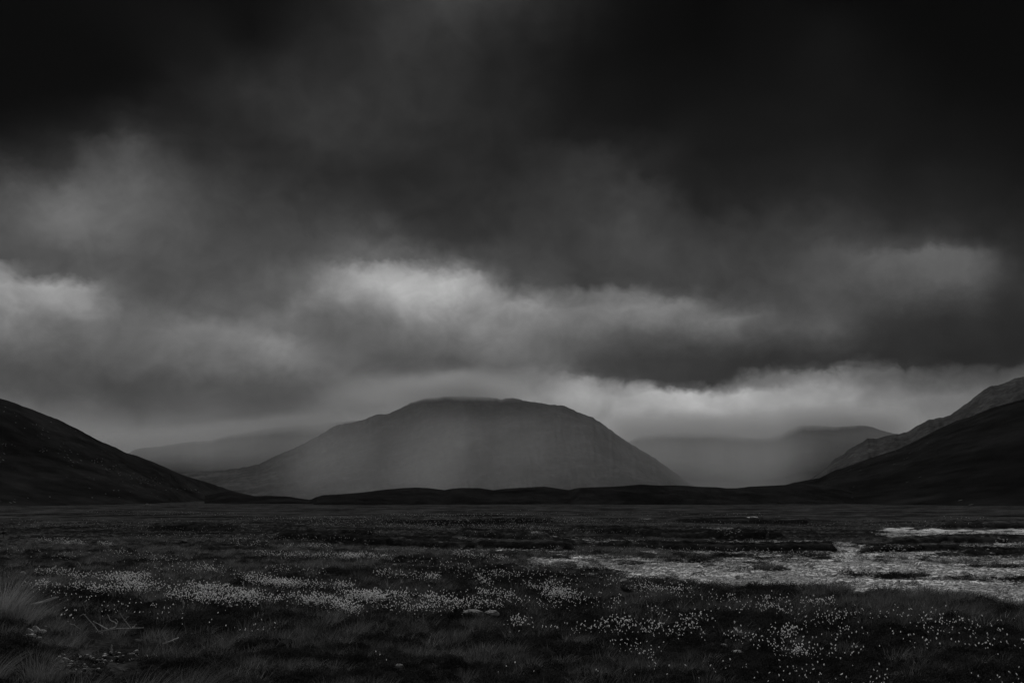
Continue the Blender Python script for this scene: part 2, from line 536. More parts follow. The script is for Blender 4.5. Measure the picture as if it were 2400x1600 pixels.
def height_at(x, y):
    """bilinear height of the ground sheet inside the finely divided sector"""
    x = np.asarray(x, float); y = np.asarray(y, float)
    a = np.arctan2(x, y); r = np.hypot(x, y)
    fa = (a - fine_az[0]) / (fine_az[1] - fine_az[0])
    j = np.clip(fa.astype(int), 0, len(fine_az) - 2); fj = np.clip(fa - j, 0, 1)
    i = np.clip(np.searchsorted(R, r) - 1, 0, len(R) - 2)
    fi = np.clip((r - R[i]) / (R[i + 1] - R[i]), 0, 1)
    return (ZG[i, j] * (1 - fj) + ZG[i, j + 1] * fj) * (1 - fi) + (ZG[i + 1, j] * (1 - fj) + ZG[i + 1, j + 1] * fj) * fi


def place(X, Y):
    """where the photograph's pixel meets the bog"""
    z = 0.0
    for _ in range(6):
        x, y = ground_point(X, Y, z)
        z = float(height_at(x, y))
    return float(x), float(y), z


# ground material
m_ground, g = new_mat('bog ground')
pos = g.node('ShaderNodeNewGeometry').outputs['Position']
n_big = g.noise(pos, 0.05, 6, 0.65)
n_mid = g.noise(pos, 0.22, 5, 0.62, 0.3)
n_small = g.noise(pos, 2.4, 5, 0.65)
n_fine = g.noise(pos, 14.0, 3, 0.6)
pale = g.remap(g.math('ADD', g.math('MULTIPLY', n_big, 0.55), g.math('MULTIPLY', n_mid, 0.45)), 0.40, 0.62)
grass = g.mix(pale, 0.007, 0.052)
grass = g.math('MULTIPLY', grass, g.remap(n_small, 0.3, 0.7, 0.45, 1.6, 'LINEAR'))
grass = g.math('MULTIPLY', grass, g.remap(n_fine, 0.3, 0.7, 0.6, 1.45, 'LINEAR'))
# pale flecks of stone and dead sedge in the far bog
vor = g.node('ShaderNodeTexVoronoi'); g.l.new(pos, vor.inputs['Vector']); vor.inputs['Scale'].default_value = 1.0
fleck = g.math('MULTIPLY', g.remap(vor.outputs['Distance'], 0.10, 0.20, 1.0, 0.0), g.remap(g.noise(pos, 0.06, 5, 0.65), 0.46, 0.62))
grass = g.mix(g.math('MULTIPLY', fleck, 0.8), grass, 0.16)
gfine = g.noise(pos, 9.0, 4, 0.7)
gpos = g.vmul(pos, (0.4, 1.0, 1.0))
gmid = g.noise(gpos, 1.3, 6, 0.7, 0.5)
glow = g.noise(gpos, 0.40, 5, 0.65, 0.6)
gv_ = g.remap(g.math('ADD', g.math('MULTIPLY', gmid, 0.5), g.math('MULTIPLY', glow, 0.5)), 0.38, 0.60, 0.24, 0.72)
gv_ = g.math('MULTIPLY', gv_, g.remap(gfine, 0.3, 0.7, 0.5, 1.35, 'LINEAR'))
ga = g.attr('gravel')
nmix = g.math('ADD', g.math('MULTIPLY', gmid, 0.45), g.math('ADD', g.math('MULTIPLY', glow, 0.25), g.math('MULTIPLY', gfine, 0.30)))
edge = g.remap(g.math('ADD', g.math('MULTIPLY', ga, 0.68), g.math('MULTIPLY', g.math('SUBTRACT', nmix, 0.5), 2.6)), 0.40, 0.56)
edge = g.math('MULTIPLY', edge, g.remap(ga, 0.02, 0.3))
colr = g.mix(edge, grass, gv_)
colr = g.mix(g.remap(g.attr('peat'), 0.2, 0.8), colr, 0.010)
colr = g.mix(g.math('MULTIPLY', g.attr('banktop'), 0.6), colr, g.math('MULTIPLY', grass, 1.15))
bh = g.math('ADD', g.math('MULTIPLY', n_small, 0.6), g.math('MULTIPLY', n_fine, 0.25))
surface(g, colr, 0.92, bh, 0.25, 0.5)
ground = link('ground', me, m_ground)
tag(ground, kind='structure')


# ------------------------------------------------------------------ hills and mountains
def hill(name, sky, dist, mat, foot=0.45, back=0.5, cols=420, rows=90, relief=0.03, crest=0.35, seed=0, zfoot=-2.0, shape=1.0, gully=0.0):
    P = np.array(sky, float); D = np.array(dist, float)
    a, te = ray(P[:, 0], P[:, 1])
    azs = np.linspace(a[0], a[-1], cols)
    aD = ray(D[:, 0], np.full(len(D), 1100.0))[0]
    dd = np.interp(azs, aD, D[:, 1])
    tt = np.interp(azs, a, te)
    ker = np.array([1, 2, 3, 2, 1.0]); ker /= ker.sum()
    tt = np.convolve(np.pad(tt, 2, mode='edge'), ker, 'valid')
    # broken crest, a fraction of a pixel up to a few pixels
    tt = tt + crest / PX_F * fbm(azs * 260, azs * 0 + seed, 4, seed + 5) * 3.0
    zc = CAM_H + dd * tt
    S = np.linspace(0, 1, rows); U = np.linspace(0, 1, rows // 3)[1:]
    V = []
    for s in S:
        d = dd * (1 - foot * (1 - s))
        p = 0.5 * (s ** shape) + 0.5 * s * s * (3 - 2 * s)
        z = zfoot + (zc - zfoot) * p
        x = d * np.sin(azs); y = d * np.cos(azs)
        H = np.maximum(zc - zfoot, 1.0)
        env = min(1.0, 6 * s) * min(1.0, 5 * (1 - s))
        L = dd.mean() * 0.12
        nz = fbm(x / L, y / L, 6, seed + 11, 0.55)
        gl = -np.abs(fbm(azs * 55 + s * 1.5, s * 1.4 + azs * 0, 4, seed + 33, 0.55))
        z = z + env * H * (relief * 2.2 * nz + gully * gl)
        lim = CAM_H + d * tt * (0.985 + 0.015 * s)
        z = np.where(tt > 0.001, np.minimum(z, lim), z)
        V.append(np.stack([x, y, z], -1))
    for u in U:
        d = dd * (1 + back * u)
        z = zc - (zc - zfoot) * u ** 1.1
        V.append(np.stack([d * np.sin(azs), d * np.cos(azs), z], -1))
    V = np.array(V)
    me = mesh_np(name, V.reshape(-1, 3), grid_faces(len(V), cols))
    o = link(name, me, mat)
    tag(o, kind='structure')
    return o, V


def hill_mat(name, dark, light, scale, fleck_amt=0.0, streak=(1, 1, 1), fleck_scale=0.12, bump=3.0, strata=0.10, strata_amt=0.3):
    m, q = new_mat(name)
    p = q.node('ShaderNodeNewGeometry').outputs['Position']
    ps = q.vmul(p, streak)
    a = q.noise(ps, scale, 6, 0.62, 0.4)
    b = q.noise(ps, scale * 6, 5, 0.65)
    c = q.mix(q.remap(a, 0.38, 0.64), dark, light)
    c = q.math('MULTIPLY', c, q.remap(b, 0.3, 0.7, 0.55, 1.5, 'LINEAR'))
    st = q.noise(q.vmul(p, (strata * 0.05, strata * 0.05, strata)), 1.0, 5, 0.65, 0.8)
    c = q.math('MULTIPLY', c, q.remap(st, 0.34, 0.66, 1 - strata_amt, 1 + 1.2 * strata_amt, 'LINEAR'))
    if fleck_amt:
        v = q.node('ShaderNodeTexVoronoi'); q.l.new(p, v.inputs['Vector']); v.inputs['Scale'].default_value = fleck_scale
        f = q.math('MULTIPLY', q.remap(v.outputs['Distance'], 0.06, 0.16, 1.0, 0.0), q.remap(q.noise(p, scale * 1.5, 4, 0.65), 0.54, 0.62))
        c = q.mix(q.math('MULTIPLY', f, fleck_amt), c, 0.2)
    surface(q, c, 0.95, q.math('ADD', a, q.math('MULTIPLY', b, 0.5)), bump, 0.7)
    return m


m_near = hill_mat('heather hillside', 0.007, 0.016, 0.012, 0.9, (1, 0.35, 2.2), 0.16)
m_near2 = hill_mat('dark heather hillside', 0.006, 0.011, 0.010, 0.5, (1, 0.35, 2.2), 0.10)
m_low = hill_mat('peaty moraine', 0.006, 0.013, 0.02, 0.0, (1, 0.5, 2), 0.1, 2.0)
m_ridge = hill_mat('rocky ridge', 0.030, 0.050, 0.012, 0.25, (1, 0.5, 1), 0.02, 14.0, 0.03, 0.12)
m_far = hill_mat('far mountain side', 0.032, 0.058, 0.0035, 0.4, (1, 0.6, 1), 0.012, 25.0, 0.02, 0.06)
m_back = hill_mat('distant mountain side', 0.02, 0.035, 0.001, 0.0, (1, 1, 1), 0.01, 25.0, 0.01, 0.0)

LEFT = [(-900, 760), (-500, 820), (-200, 872), (0, 933), (34, 943.5), (54, 952), (75, 959), (102, 970), (136, 982), (160, 994.5), (190, 1009), (218, 1025),
        (238, 1035), (269, 1047), (296, 1061), (313, 1065), (340, 1075), (367, 1085), (398, 1099), (422, 1110), (452, 1120), (483, 1129),
        (510, 1138), (537, 1147), (565, 1155), (595, 1161), (660, 1168), (720, 1174)]
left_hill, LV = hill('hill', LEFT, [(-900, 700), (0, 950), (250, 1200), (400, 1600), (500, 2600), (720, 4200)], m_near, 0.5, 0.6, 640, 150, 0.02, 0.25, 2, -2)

RIGHT = [(1730, 1166), (1780, 1150), (1804, 1141), (1841, 1135.5), (1858, 1131), (1889, 1125), (1920, 1120), (1940, 1110), (1960, 1100), (1971, 1098), (2035, 1074.5), (2107, 1051), (2151, 1030),
         (2185, 1011.6), (2236, 988), (2280, 974), (2324, 955), (2348, 949), (2400, 934), (2500, 905), (2700, 865), (3000, 835), (3400, 880)]
right_hill, RV = hill('hill', RIGHT, [(1730, 1500), (1900, 1350), (2400, 950), (3400, 700)], m_near2, 0.5, 0.6, 560, 150, 0.014, 0.2, 7, -2)

LOW = [(480, 1160), (500, 1157), (520, 1153), (537, 1151), (558, 1156), (592, 1162), (633, 1161), (677, 1163), (707, 1168), (728, 1170.5), (741, 1164), (758, 1159.5), (800, 1157.5),
       (851, 1153), (902, 1146.6), (953, 1142.5), (977, 1141.5), (1004, 1143), (1043, 1148), (1058, 1144.5), (1082, 1142.5), (1123, 1143), (1157, 1148),
       (1184, 1144.5), (1242, 1141), (1276, 1139.5), (1300, 1143), (1334, 1148), (1354, 1142.5), (1395, 1141), (1436, 1140), (1480, 1136.5), (1502, 1134.7),
       (1541, 1136.7), (1600, 1137), (1641, 1140), (1678, 1141), (1702, 1143.5), (1726, 1143.5), (1753, 1140), (1804, 1137.5), (1841, 1136), (1880, 1133), (1960, 1138), (2060, 1152), (2120, 1166)]
low_ridge, _ = hill('low_ridge', LOW, [(480, 1000), (728, 820), (745, 700), (1043, 780), (1060, 720), (1334, 800), (1360, 720), (1900, 850), (2120, 900)],
                    m_low, 0.3, 0.5, 700, 60, 0.10, 0.12, 13, -2, 1.2, 0.1)

RIDGE = [(1840, 1165), (1896, 1124), (1923, 1107), (1957, 1074.5), (1978, 1064), (1988, 1054), (2022, 1035), (2032, 1027), (2052, 1027.5), (2083, 1020), (2110, 1016.7),
         (2127, 1010.5), (2151, 996), (2178, 982.6), (2205, 978.6), (2212, 978), (2226, 972), (2246, 959.5), (2267, 943.5), (2287, 928), (2307, 913), (2321, 905.4),
         (2341, 901), (2365, 894), (2382, 885), (2400, 882), (2500, 860), (2700, 810), (3000, 790), (3400, 860)]
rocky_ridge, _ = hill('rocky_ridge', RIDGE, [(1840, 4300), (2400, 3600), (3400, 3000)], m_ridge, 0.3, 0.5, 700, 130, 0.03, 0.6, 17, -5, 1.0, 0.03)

CENTRE = [(300, 1166), (340, 1135), (422, 1109), (510, 1102), (561, 1097), (605, 1088), (629, 1075.5), (673, 1057.5), (701, 1044), (731, 1028.6), (748, 1020), (769, 1006.5), (782, 999), (800, 993.5),
          (834, 988), (861, 979), (882, 970), (905, 971), (929, 960.5), (963, 943.5), (987, 936), (1018, 930), (1052, 928), (1089, 927.5), (1140, 931),
          (1154, 931.6), (1174, 935.7), (1191, 933), (1208, 933), (1232, 939), (1266, 943.5), (1283, 947.6), (1310, 949), (1320, 949.5), (1344, 960.5),
          (1361, 968), (1385, 976), (1405, 988), (1429, 1005), (1463, 1030), (1497, 1051), (1531, 1071), (1565, 1095), (1600, 1119), (1660, 1160)]
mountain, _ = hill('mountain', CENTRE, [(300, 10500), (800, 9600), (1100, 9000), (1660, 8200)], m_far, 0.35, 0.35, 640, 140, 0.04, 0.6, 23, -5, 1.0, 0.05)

BACKL = [(150, 1150), (250, 1085), (296, 1064), (320, 1051), (374, 1045.6), (442, 1035), (500, 1031), (520, 1023.5), (578, 1013), (612, 1006.5), (663, 999.7), (735, 996), (782, 990), (900, 980), (1000, 1000), (1300, 1150)]
back_left, _ = hill('mountain', BACKL, [(150, 12500), (1300, 13500)], m_back, 0.3, 0.3, 300, 60, 0.03, 0.5, 29, -5)
BACKR = [(1300, 1160), (1440, 1050), (1473, 1034), (1497, 1022), (1548, 1015), (1600, 1013), (1651, 1015), (1702, 1015), (1736, 1024), (1790, 1026), (1831, 1016), (1852, 1003), (1879, 995), (1923, 997),
         (1960, 1000), (2025, 996), (2049, 1001), (2076, 1011.6), (2110, 1018), (2178, 1040), (2300, 1100), (2420, 1150)]
back_right, _ = hill('mountain', BACKR, [(1300, 12500), (1830, 13000), (2420, 12000)], m_back, 0.3, 0.3, 360, 60, 0.03, 0.5, 37, -5)


# ------------------------------------------------------------------ air: haze, rain and low cloud
def box_mesh(name, x0, x1, y0, y1, z0, z1):
    v = [(x0, y0, z0), (x1, y0, z0), (x1, y1, z0), (x0, y1, z0), (x0, y0, z1), (x1, y0, z1), (x1, y1, z1), (x0, y1, z1)]
    f = [(0, 3, 2, 1), (4, 5, 6, 7), (0, 1, 5, 4), (1, 2, 6, 5), (2, 3, 7, 6), (3, 0, 4, 7)]
    return mesh_np(name, v, f, False)


m_haze, h = new_mat('haze')
pv = h.node('ShaderNodeVolumePrincipled')
pv.inputs['Color'].default_value = (0.9, 0.9, 0.9, 1)
pv.inputs['Density'].default_value = HAZE_DENSITY
pv.inputs['Anisotropy'].default_value = 0.0
ho = h.node('ShaderNodeOutputMaterial'); h.l.new(pv.outputs[0], ho.inputs['Volume'])
tag(link('haze', box_mesh('haze', -26000, 26000, -26000, 27000, -6, HAZE_TOP), m_haze), kind='stuff')


def air(name, box, build, step=None, tone=0.9):
    m, q = new_mat(name)
    p = q.node('ShaderNodeNewGeometry').outputs['Position']
    s = q.node('ShaderNodeSeparateXYZ'); q.l.new(p, s.inputs[0])
    dens = build(q, p, s.outputs[0], s.outputs[1], s.outputs[2])
    v = q.node('ShaderNodeVolumePrincipled')
    v.inputs['Color'].default_value = (tone, tone, tone, 1)
    q.put(v.inputs['Density'], dens)
    o_ = q.node('ShaderNodeOutputMaterial'); q.l.new(v.outputs[0], o_.inputs['Volume'])
    if step:
        try: m.volume_intersection_method
        except Exception: pass
        try: m.cycles.volume_step_rate = step
        except Exception: pass
    return tag(link(name, box_mesh(name, *box), m), kind='stuff')


def rain(q, p, x, y, z):
    # vertical streaks: noise that hardly changes with height
    st = q.noise(q.vmul(p, (0.0013, 0.0002, 0.00035)), 1.0, 4, 0.5)
    ang = q.math('DIVIDE', x, y)
    band = q.math('MULTIPLY', q.remap(ang, -0.32, -0.20), q.remap(ang, 0.33, 0.24))
    main = q.math('ADD', q.remap(ang, -0.27, -0.18, 0.05, 0.5), q.math('MULTIPLY', q.remap(ang, -0.24, -0.12), q.remap(ang, 0.10, -0.06)))
    main = q.math('ADD', main, q.remap(ang, 0.06, 0.14, 0.0, 0.2))
    d = q.math('MULTIPLY', q.remap(st, 0.3, 0.7, 0.4, 1.6), main)
    d = q.math('MULTIPLY', d, q.remap(z, -60, 880, 1.0, 0.0))
    d = q.math('MULTIPLY', d, band)
    return q.math('MULTIPLY', d, 1.9e-4)


def back_rain(q, p, x, y, z):
    st = q.noise(q.vmul(p, (0.0008, 0.0002, 0.0003)), 1.0, 3, 0.5)
    d = q.math('MULTIPLY', q.remap(st, 0.3, 0.7, 0.6, 1.4), q.remap(z, -300, 1130, 1.7, 0.0))
    return q.math('MULTIPLY', d, 4.6e-4)


air('rain_shower', (-3200, 3000, 5200, 8200, -3, 600), rain, 0.8)
air('rain_shower', (-6000, 6000, 9900, 12300, -3, 1150), back_rain, 0.8, 0.97)


def mist(z0, z1, zt0, zt1, amp, dens, a0, a1, a2, a3, nscale, slope=0.0, aref=0.0, kink=None):
    def f(q, p, x, y, z):
        n = q.noise(p, nscale, 5, 0.6, 0.5)
        ang = q.math('DIVIDE', x, y)
        zz = q.math('ADD', z, q.math('MULTIPLY', q.math('SUBTRACT', n, 0.5), amp))
        if slope:
            zz = q.math('ADD', zz, q.math('MULTIPLY', q.math('SUBTRACT', ang, aref), -slope))
        if kink:
            zz = q.math('ADD', zz, q.remap(ang, kink[0], kink[1], 0.0, kink[2]))
        d = q.math('MULTIPLY', q.remap(zz, z0, z1), q.remap(zz, zt0, zt1, 1.0, 0.0))
        d = q.math('MULTIPLY', d, q.math('MULTIPLY', q.remap(ang, a0, a1), q.remap(ang, a2, a3, 1.0, 0.0)))
        return q.math('MULTIPLY', d, dens)
    return f


air('low_cloud', (-2600, 900, 8300, 9800, 760, 1180), mist(825, 925, 985, 1120, 190, 0.0036, -0.20, -0.05, -0.05, 0.03, 0.003), 0.5, 0.85)
air('low_cloud', (-6000, -1700, 11700, 13800, 260, 1200), mist(760, 900, 970, 1150, 200, 0.0022, -0.48, -0.42, -0.20, -0.15, 0.003, 1300, -0.171), 0.5, 0.55)
air('low_cloud', (1100, 5600, 11600, 13400, 440, 1200), mist(640, 830, 900, 1060, 260, 0.0032, 0.09, 0.12, 0.36, 0.42, 0.003, 0, 0, (0.25, 0.30, -95)), 0.5, 0.88)
# DETAILS


# ------------------------------------------------------------------ prototypes kept outside the scene
PROTO = bpy.data.collections.new('prototypes')


def proto_collection(name, meshes, mats):
    c = bpy.data.collections.new(name)
    for i, me in enumerate(meshes):
        for m in (mats if isinstance(mats, list) else [mats]): me.materials.append(m)
        o = bpy.data.objects.new('%s_%02d' % (name, i), me)
        c.objects.link(o)
    return c


def scatter(name, pts, rot, scale, idx, coll):
    """one object whose points carry instances of the prototypes"""
    me = bpy.data.meshes.new(name)
    me.vertices.add(len(pts)); me.vertices.foreach_set('co', np.asarray(pts, np.float32).ravel())
    for nm, typ, val in (('yaw', 'FLOAT', rot), ('size', 'FLOAT', scale), ('pick', 'INT', idx)):
        a = me.attributes.new(nm, typ, 'POINT')
        a.data.foreach_set('value', np.asarray(val, np.float32 if typ == 'FLOAT' else np.int32))
    o = bpy.data.objects.new(name, me); COL.objects.link(o)
    ng = bpy.data.node_groups.new(name + ' scatter', 'GeometryNodeTree')
    ng.interface.new_socket('Geometry', in_out='INPUT', socket_type='NodeSocketGeometry')
    ng.interface.new_socket('Geometry', in_out='OUTPUT', socket_type='NodeSocketGeometry')
    n = ng.nodes; l = ng.links
    gi = n.new('NodeGroupInput'); go = n.new('NodeGroupOutput')
    ci = n.new('GeometryNodeCollectionInfo'); ci.inputs['Collection'].default_value = coll
    ci.inputs['Separate Children'].default_value = True; ci.inputs['Reset Children'].default_value = True
    ip = n.new('GeometryNodeInstanceOnPoints'); ip.inputs['Pick Instance'].default_value = True

    def att(nm, typ):
        a = n.new('GeometryNodeInputNamedAttribute'); a.data_type = typ; a.inputs['Name'].default_value = nm
        return a.outputs['Attribute']
    l.new(gi.outputs[0], ip.inputs['Points']); l.new(ci.outputs[0], ip.inputs['Instance'])
    l.new(att('pick', 'INT'), ip.inputs['Instance Index'])
    cx = n.new('ShaderNodeCombineXYZ'); l.new(att('yaw', 'FLOAT'), cx.inputs[2])
    l.new(cx.outputs[0], ip.inputs['Rotation'])
    l.new(att('size', 'FLOAT'), ip.inputs['Scale'])
    l.new(ip.outputs[0], go.inputs[0])
    md = o.modifiers.new('scatter', 'NODES'); md.node_group = ng
    return tag(o, kind='stuff')


def blades(n, rad, hmin, hmax, wid, lean, seg=4, droop=0.5, seed=0, wind=(0.0, 0.0)):
    r = np.random.default_rng(seed)
    a = r.uniform(0, 2 * np.pi, n); rr = rad * np.sqrt(r.uniform(0, 1, n))
    bx, by = rr * np.cos(a), rr * np.sin(a)
    out = a + r.normal(0, 0.7, n)
    ln = lean * r.uniform(0.3, 1.3, n) * (0.4 + 0.6 * rr / rad)
    hh = r.uniform(hmin, hmax, n)
    wd = wid * r.uniform(0.6, 1.3, n)
    fa = r.uniform(0, np.pi, n)
    V = []
    for k in range(seg + 1):
        t = k / seg
        z = hh * (t - droop * ln * t * t * 0.5)
        o = hh * ln * t ** 1.7
        cx = bx + np.cos(out) * o + wind[0] * hh * t ** 1.8; cy = by + np.sin(out) * o + wind[1] * hh * t ** 1.8
        ww = wd * (1 - t) ** 0.7 * 0.5 + 0.0004
        V.append(np.stack([cx - np.cos(fa) * ww, cy - np.sin(fa) * ww, z], -1))
        V.append(np.stack([cx + np.cos(fa) * ww, cy + np.sin(fa) * ww, z], -1))
    V = np.array(V)                       # (2(seg+1), n, 3)
    idx = np.arange(n)
    F = []
    for k in range(seg):
        F.append(np.stack([(2 * k) * n + idx, (2 * k + 1) * n + idx, (2 * k + 3) * n + idx, (2 * k + 2) * n + idx], -1))
    return V.reshape(-1, 3), np.concatenate(F)


def sprigs(n, rad, hgt, leaf, seed):
    """low shrubby heather: little tilted leaf faces filling a mound"""
    r = np.random.default_rng(seed)
    a = r.uniform(0, 2 * np.pi, n); q = np.sqrt(r.uniform(0, 1, n)); rr = rad * q
    top = hgt * (1 - 0.75 * q ** 2)
    c = np.stack([rr * np.cos(a), rr * np.sin(a), top * r.uniform(0.25, 1.0, n) ** 0.6], -1)
    d1 = r.normal(0, 1, (n, 3)); d1[:, 2] = np.abs(d1[:, 2]) * 1.2 + 0.3; d1 /= np.linalg.norm(d1, axis=1)[:, None]
    d2 = np.cross(d1, r.normal(0, 1, (n, 3))); d2 /= np.linalg.norm(d2, axis=1)[:, None]
    L = leaf * r.uniform(0.6, 1.6, n)[:, None]; W = L * 0.32
    V = np.stack([c - d1 * L, c + d2 * W, c + d1 * L, c - d2 * W], 1)
    return V.reshape(-1, 3), np.arange(4 * n).reshape(-1, 4)


def leaf_mat(name, lo, hi, trans, scale=0.5):
    m, q = new_mat(name)
    oi = q.node('ShaderNodeObjectInfo')
    p = q.node('ShaderNodeNewGeometry').outputs['Position']
    b = q.noise(p, scale, 4, 0.6)
    v = q.math('ADD', q.math('MULTIPLY', oi.outputs['Random'], 0.5), q.math('MULTIPLY', b, 0.5))
    v = q.remap(v, 0.2, 0.8, lo, hi, 'LINEAR')
    surface(q, v, 0.8, translucent=trans)
    return m


m_heather = leaf_mat('heather leaves', 0.01, 0.065, 0.2, 1.2)
m_sedge = leaf_mat('sedge blades', 0.02, 0.15, 0.4, 1.2)
m_straw = leaf_mat('dry grass blades', 0.18, 0.46, 0.4)
m_tall = leaf_mat('tall grass blades', 0.12, 0.30, 0.4)
m_dun = leaf_mat('dull grass blades', 0.06, 0.17, 0.4)
m_cotton, q = new_mat('cotton grass wool')
surface(q, q.remap(q.noise(q.node('ShaderNodeNewGeometry').outputs['Position'], 60, 2), 0.3, 0.7, 0.86, 0.92), 0.95, translucent=0.68)
m_stem = leaf_mat('cotton grass stem', 0.05, 0.09, 0.3)

# sample spots in the view sector, density falling with distance


def sector(n, r0, r1, amax=31.5, power=1.0):
    a = np.radians(rng.uniform(-amax, amax, n))
    u = rng.uniform(0, 1, n)
    r = (r0 ** power + (r1 ** power - r0 ** power) * u) ** (1 / power)
    return r * np.sin(a), r * np.cos(a)


hp = proto_collection('heather_clump', [mesh_np('heather_clump', *sprigs(230, 0.22, 0.10 + 0.02 * k, 0.015, 100 + k), False) for k in range(5)], m_heather)
sp = proto_collection('sedge_clump', [mesh_np('sedge_clump', *blades(60, 0.17, 0.07 + 0.01 * k, 0.20 + 0.02 * k, 0.006, 0.9, 3, 0.4, 200 + k, (0.25, 0.0)), False) for k in range(6)], m_sedge)

CLEAR = [(110, 345, 1528, 1592, .9), (50, 115, 1476, 1512, .9), (180, 345, 1440, 1535, .93), (66, 136, 1418, 1444, .8), (376, 420, 1508, 1532, .7), (160, 192, 1474, 1496, .6),
         (12, 34, 1452, 1480, .7), (1035, 1175, 1432, 1462, .9), (1446, 1510, 1366, 1402, .95), (922, 950, 1568, 1592, .9), (422, 444, 1264, 1282, .9), (44, 64, 1342, 1358, .9),
         (2112, 2132, 1474, 1492, .9), (1684, 1706, 1512, 1530, .9), (1712, 1744, 1528, 1544, .9), (1828, 1842, 1534, 1546, .9), (1994, 2050, 1380, 1402, .9), (1034, 1070, 1410, 1430, .7),
         (1720, 1745, 1348, 1366, .9), (0, 16, 1246, 1268, .8)]
px_, py_ = sector(142000, 9.5, 170, 41, 0.7)
gm = masks(px_, py_)
vegn = 0.7 * fbm(px_ / 3.2, py_ / 3.2, 4, 301) + 0.75 * fbm(px_ / 0.6, py_ / 0.6, 2, 309) + (0.6 + 0.7 * smooth(40, 80, np.hypot(px_, py_))) * fbm(px_ / 14.0, py_ / 9.0, 3, 305)
pr_ = np.hypot(px_, py_)
isl = smooth(0.05, 0.34, fbm(px_ / 1.3, py_ / 1.0, 5, 611, 0.6)) * 0.8
keep = rng.uniform(0, 1, len(px_)) > np.clip((gm - 0.08) * 2.2 - isl, 0, 0.985)
keep &= rng.uniform(0, 1, len(px_)) > smooth(80, 170, pr_)
PX_, PY_ = pixel(np.arctan2(px_, py_), (height_at(px_, py_) - CAM_H) / pr_)
# bare peat and rock: pixel boxes kept free of tall plants (x0, x1, y0, y1, chance of clearing)
for x0, x1, y0, y1, ch in CLEAR:
    w_ = 0.25 * fbm(px_ / 0.5, py_ / 0.5, 3, 9)
    e_ = np.maximum(np.abs(PX_ - (x0 + x1) / 2) / ((x1 - x0) / 2), np.abs(PY_ - (y0 + y1) / 2) / ((y1 - y0) / 2)) + w_
    keep &= ~((e_ < 1) & (rng.uniform(0, 1, len(px_)) < ch))
# open ground at the foot of every peat bank
for pts_, h_, L_ in BANKS:
    P_ = np.array(pts_, float); yb = np.interp(PX_, P_[:, 0], P_[:, 1])
    inx = (PX_ > P_[0, 0] - 10) & (PX_ < P_[-1, 0] + 10)
    keep &= ~(inx & (PY_ > yb - 1.5) & (PY_ < yb + 7) & (rng.uniform(0, 1, len(px_)) < 0.93))
px_, py_, vegn = px_[keep], py_[keep], vegn[keep]
is_h = vegn - (0.45 + 0.25 * smooth(-0.1, 0.3, px_ / py_)) * smooth(26, 18, np.hypot(px_, py_)) * smooth(-0.62, -0.30, px_ / py_) + rng.normal(0, 0.18, len(px_)) < 0.10
_, bf_, bt_ = bank_height(px_, py_)
is_h = is_h | (bt_ + bf_ > 0.3 + rng.uniform(0, 0.5, len(px_)))
pz_ = height_at(px_, py_)
rr_ = np.hypot(px_, py_)
sz = rng.uniform(0.5, 1.6, len(px_)) * (1 - 0.45 * smooth(28, 90, rr_)) * (1 - 0.28 * smooth(26, 16, rr_))


def pick(m):
    return np.stack([px_[m], py_[m], pz_[m] - 0.015], -1), rng.uniform(0, 6.28, m.sum()), sz[m]


A, B_, C_ = pick(is_h)
tag(scatter('heather', A, B_, C_, rng.integers(0, 5, len(A)), hp), 'low dark heather covering the bog', kind='stuff')
A, B_, C_ = pick(~is_h)
tag(scatter('grass', A, rng.uniform(-0.8, 0.8, len(A)), C_, rng.integers(0, 6, len(A)), sp), 'thin grass and sedge covering the bog', kind='stuff')


st_m = ~is_h & (rng.uniform(0, 1, len(px_)) < 0.10 + 0.7 * smooth(0.15, 0.5, vegn) * smooth(28, 45, rr_)) & (rr_ < 120)
stp = proto_collection('straw_clump', [mesh_np('straw_clump', *blades(16, 0.10, 0.10, 0.28, 0.005, 1.1, 4, 0.5, 260 + k, (0.35, 0.0)), False) for k in range(6)], m_straw)
A, B_, C_ = pick(st_m)
tag(scatter('dry_grass', A, rng.uniform(-1.2, 1.2, len(A)), C_, rng.integers(0, 6, len(A)), stp), 'pale dead grass stems among the sedge', kind='stuff')

# ------------------------------------------------------------------ stones
import bmesh


def ico(sub):
    bm = bmesh.new(); bmesh.ops.create_icosphere(bm, subdivisions=sub, radius=1.0)
    v = np.array([x.co[:] for x in bm.verts]); f = np.array([[y.index for y in x.verts] for x in bm.faces])
    bm.free(); return v, f


def rock_mesh(name, seed, sub=3, size=(1, 1, 1), facets=9, rough=0.14):
    r = np.random.default_rng(seed)
    v, f = ico(sub)
    # planar cuts give broken faces
    for _ in range(facets):
        n = r.normal(0, 1, 3); n /= np.linalg.norm(n)
        d = r.uniform(0.55, 0.85)
        over = np.maximum(v @ n - d, 0)
        v = v - over[:, None] * n * 0.92
    v = v + (rough * fbm(v[:, 0] * 2.2 + seed, v[:, 1] * 2.2 + v[:, 2] * 5.3, 4, seed, 0.6))[:, None] * v
    v = v * np.array(size)
    v[:, 2] += size[2] * 0.42
    return mesh_np(name, v, f, False)


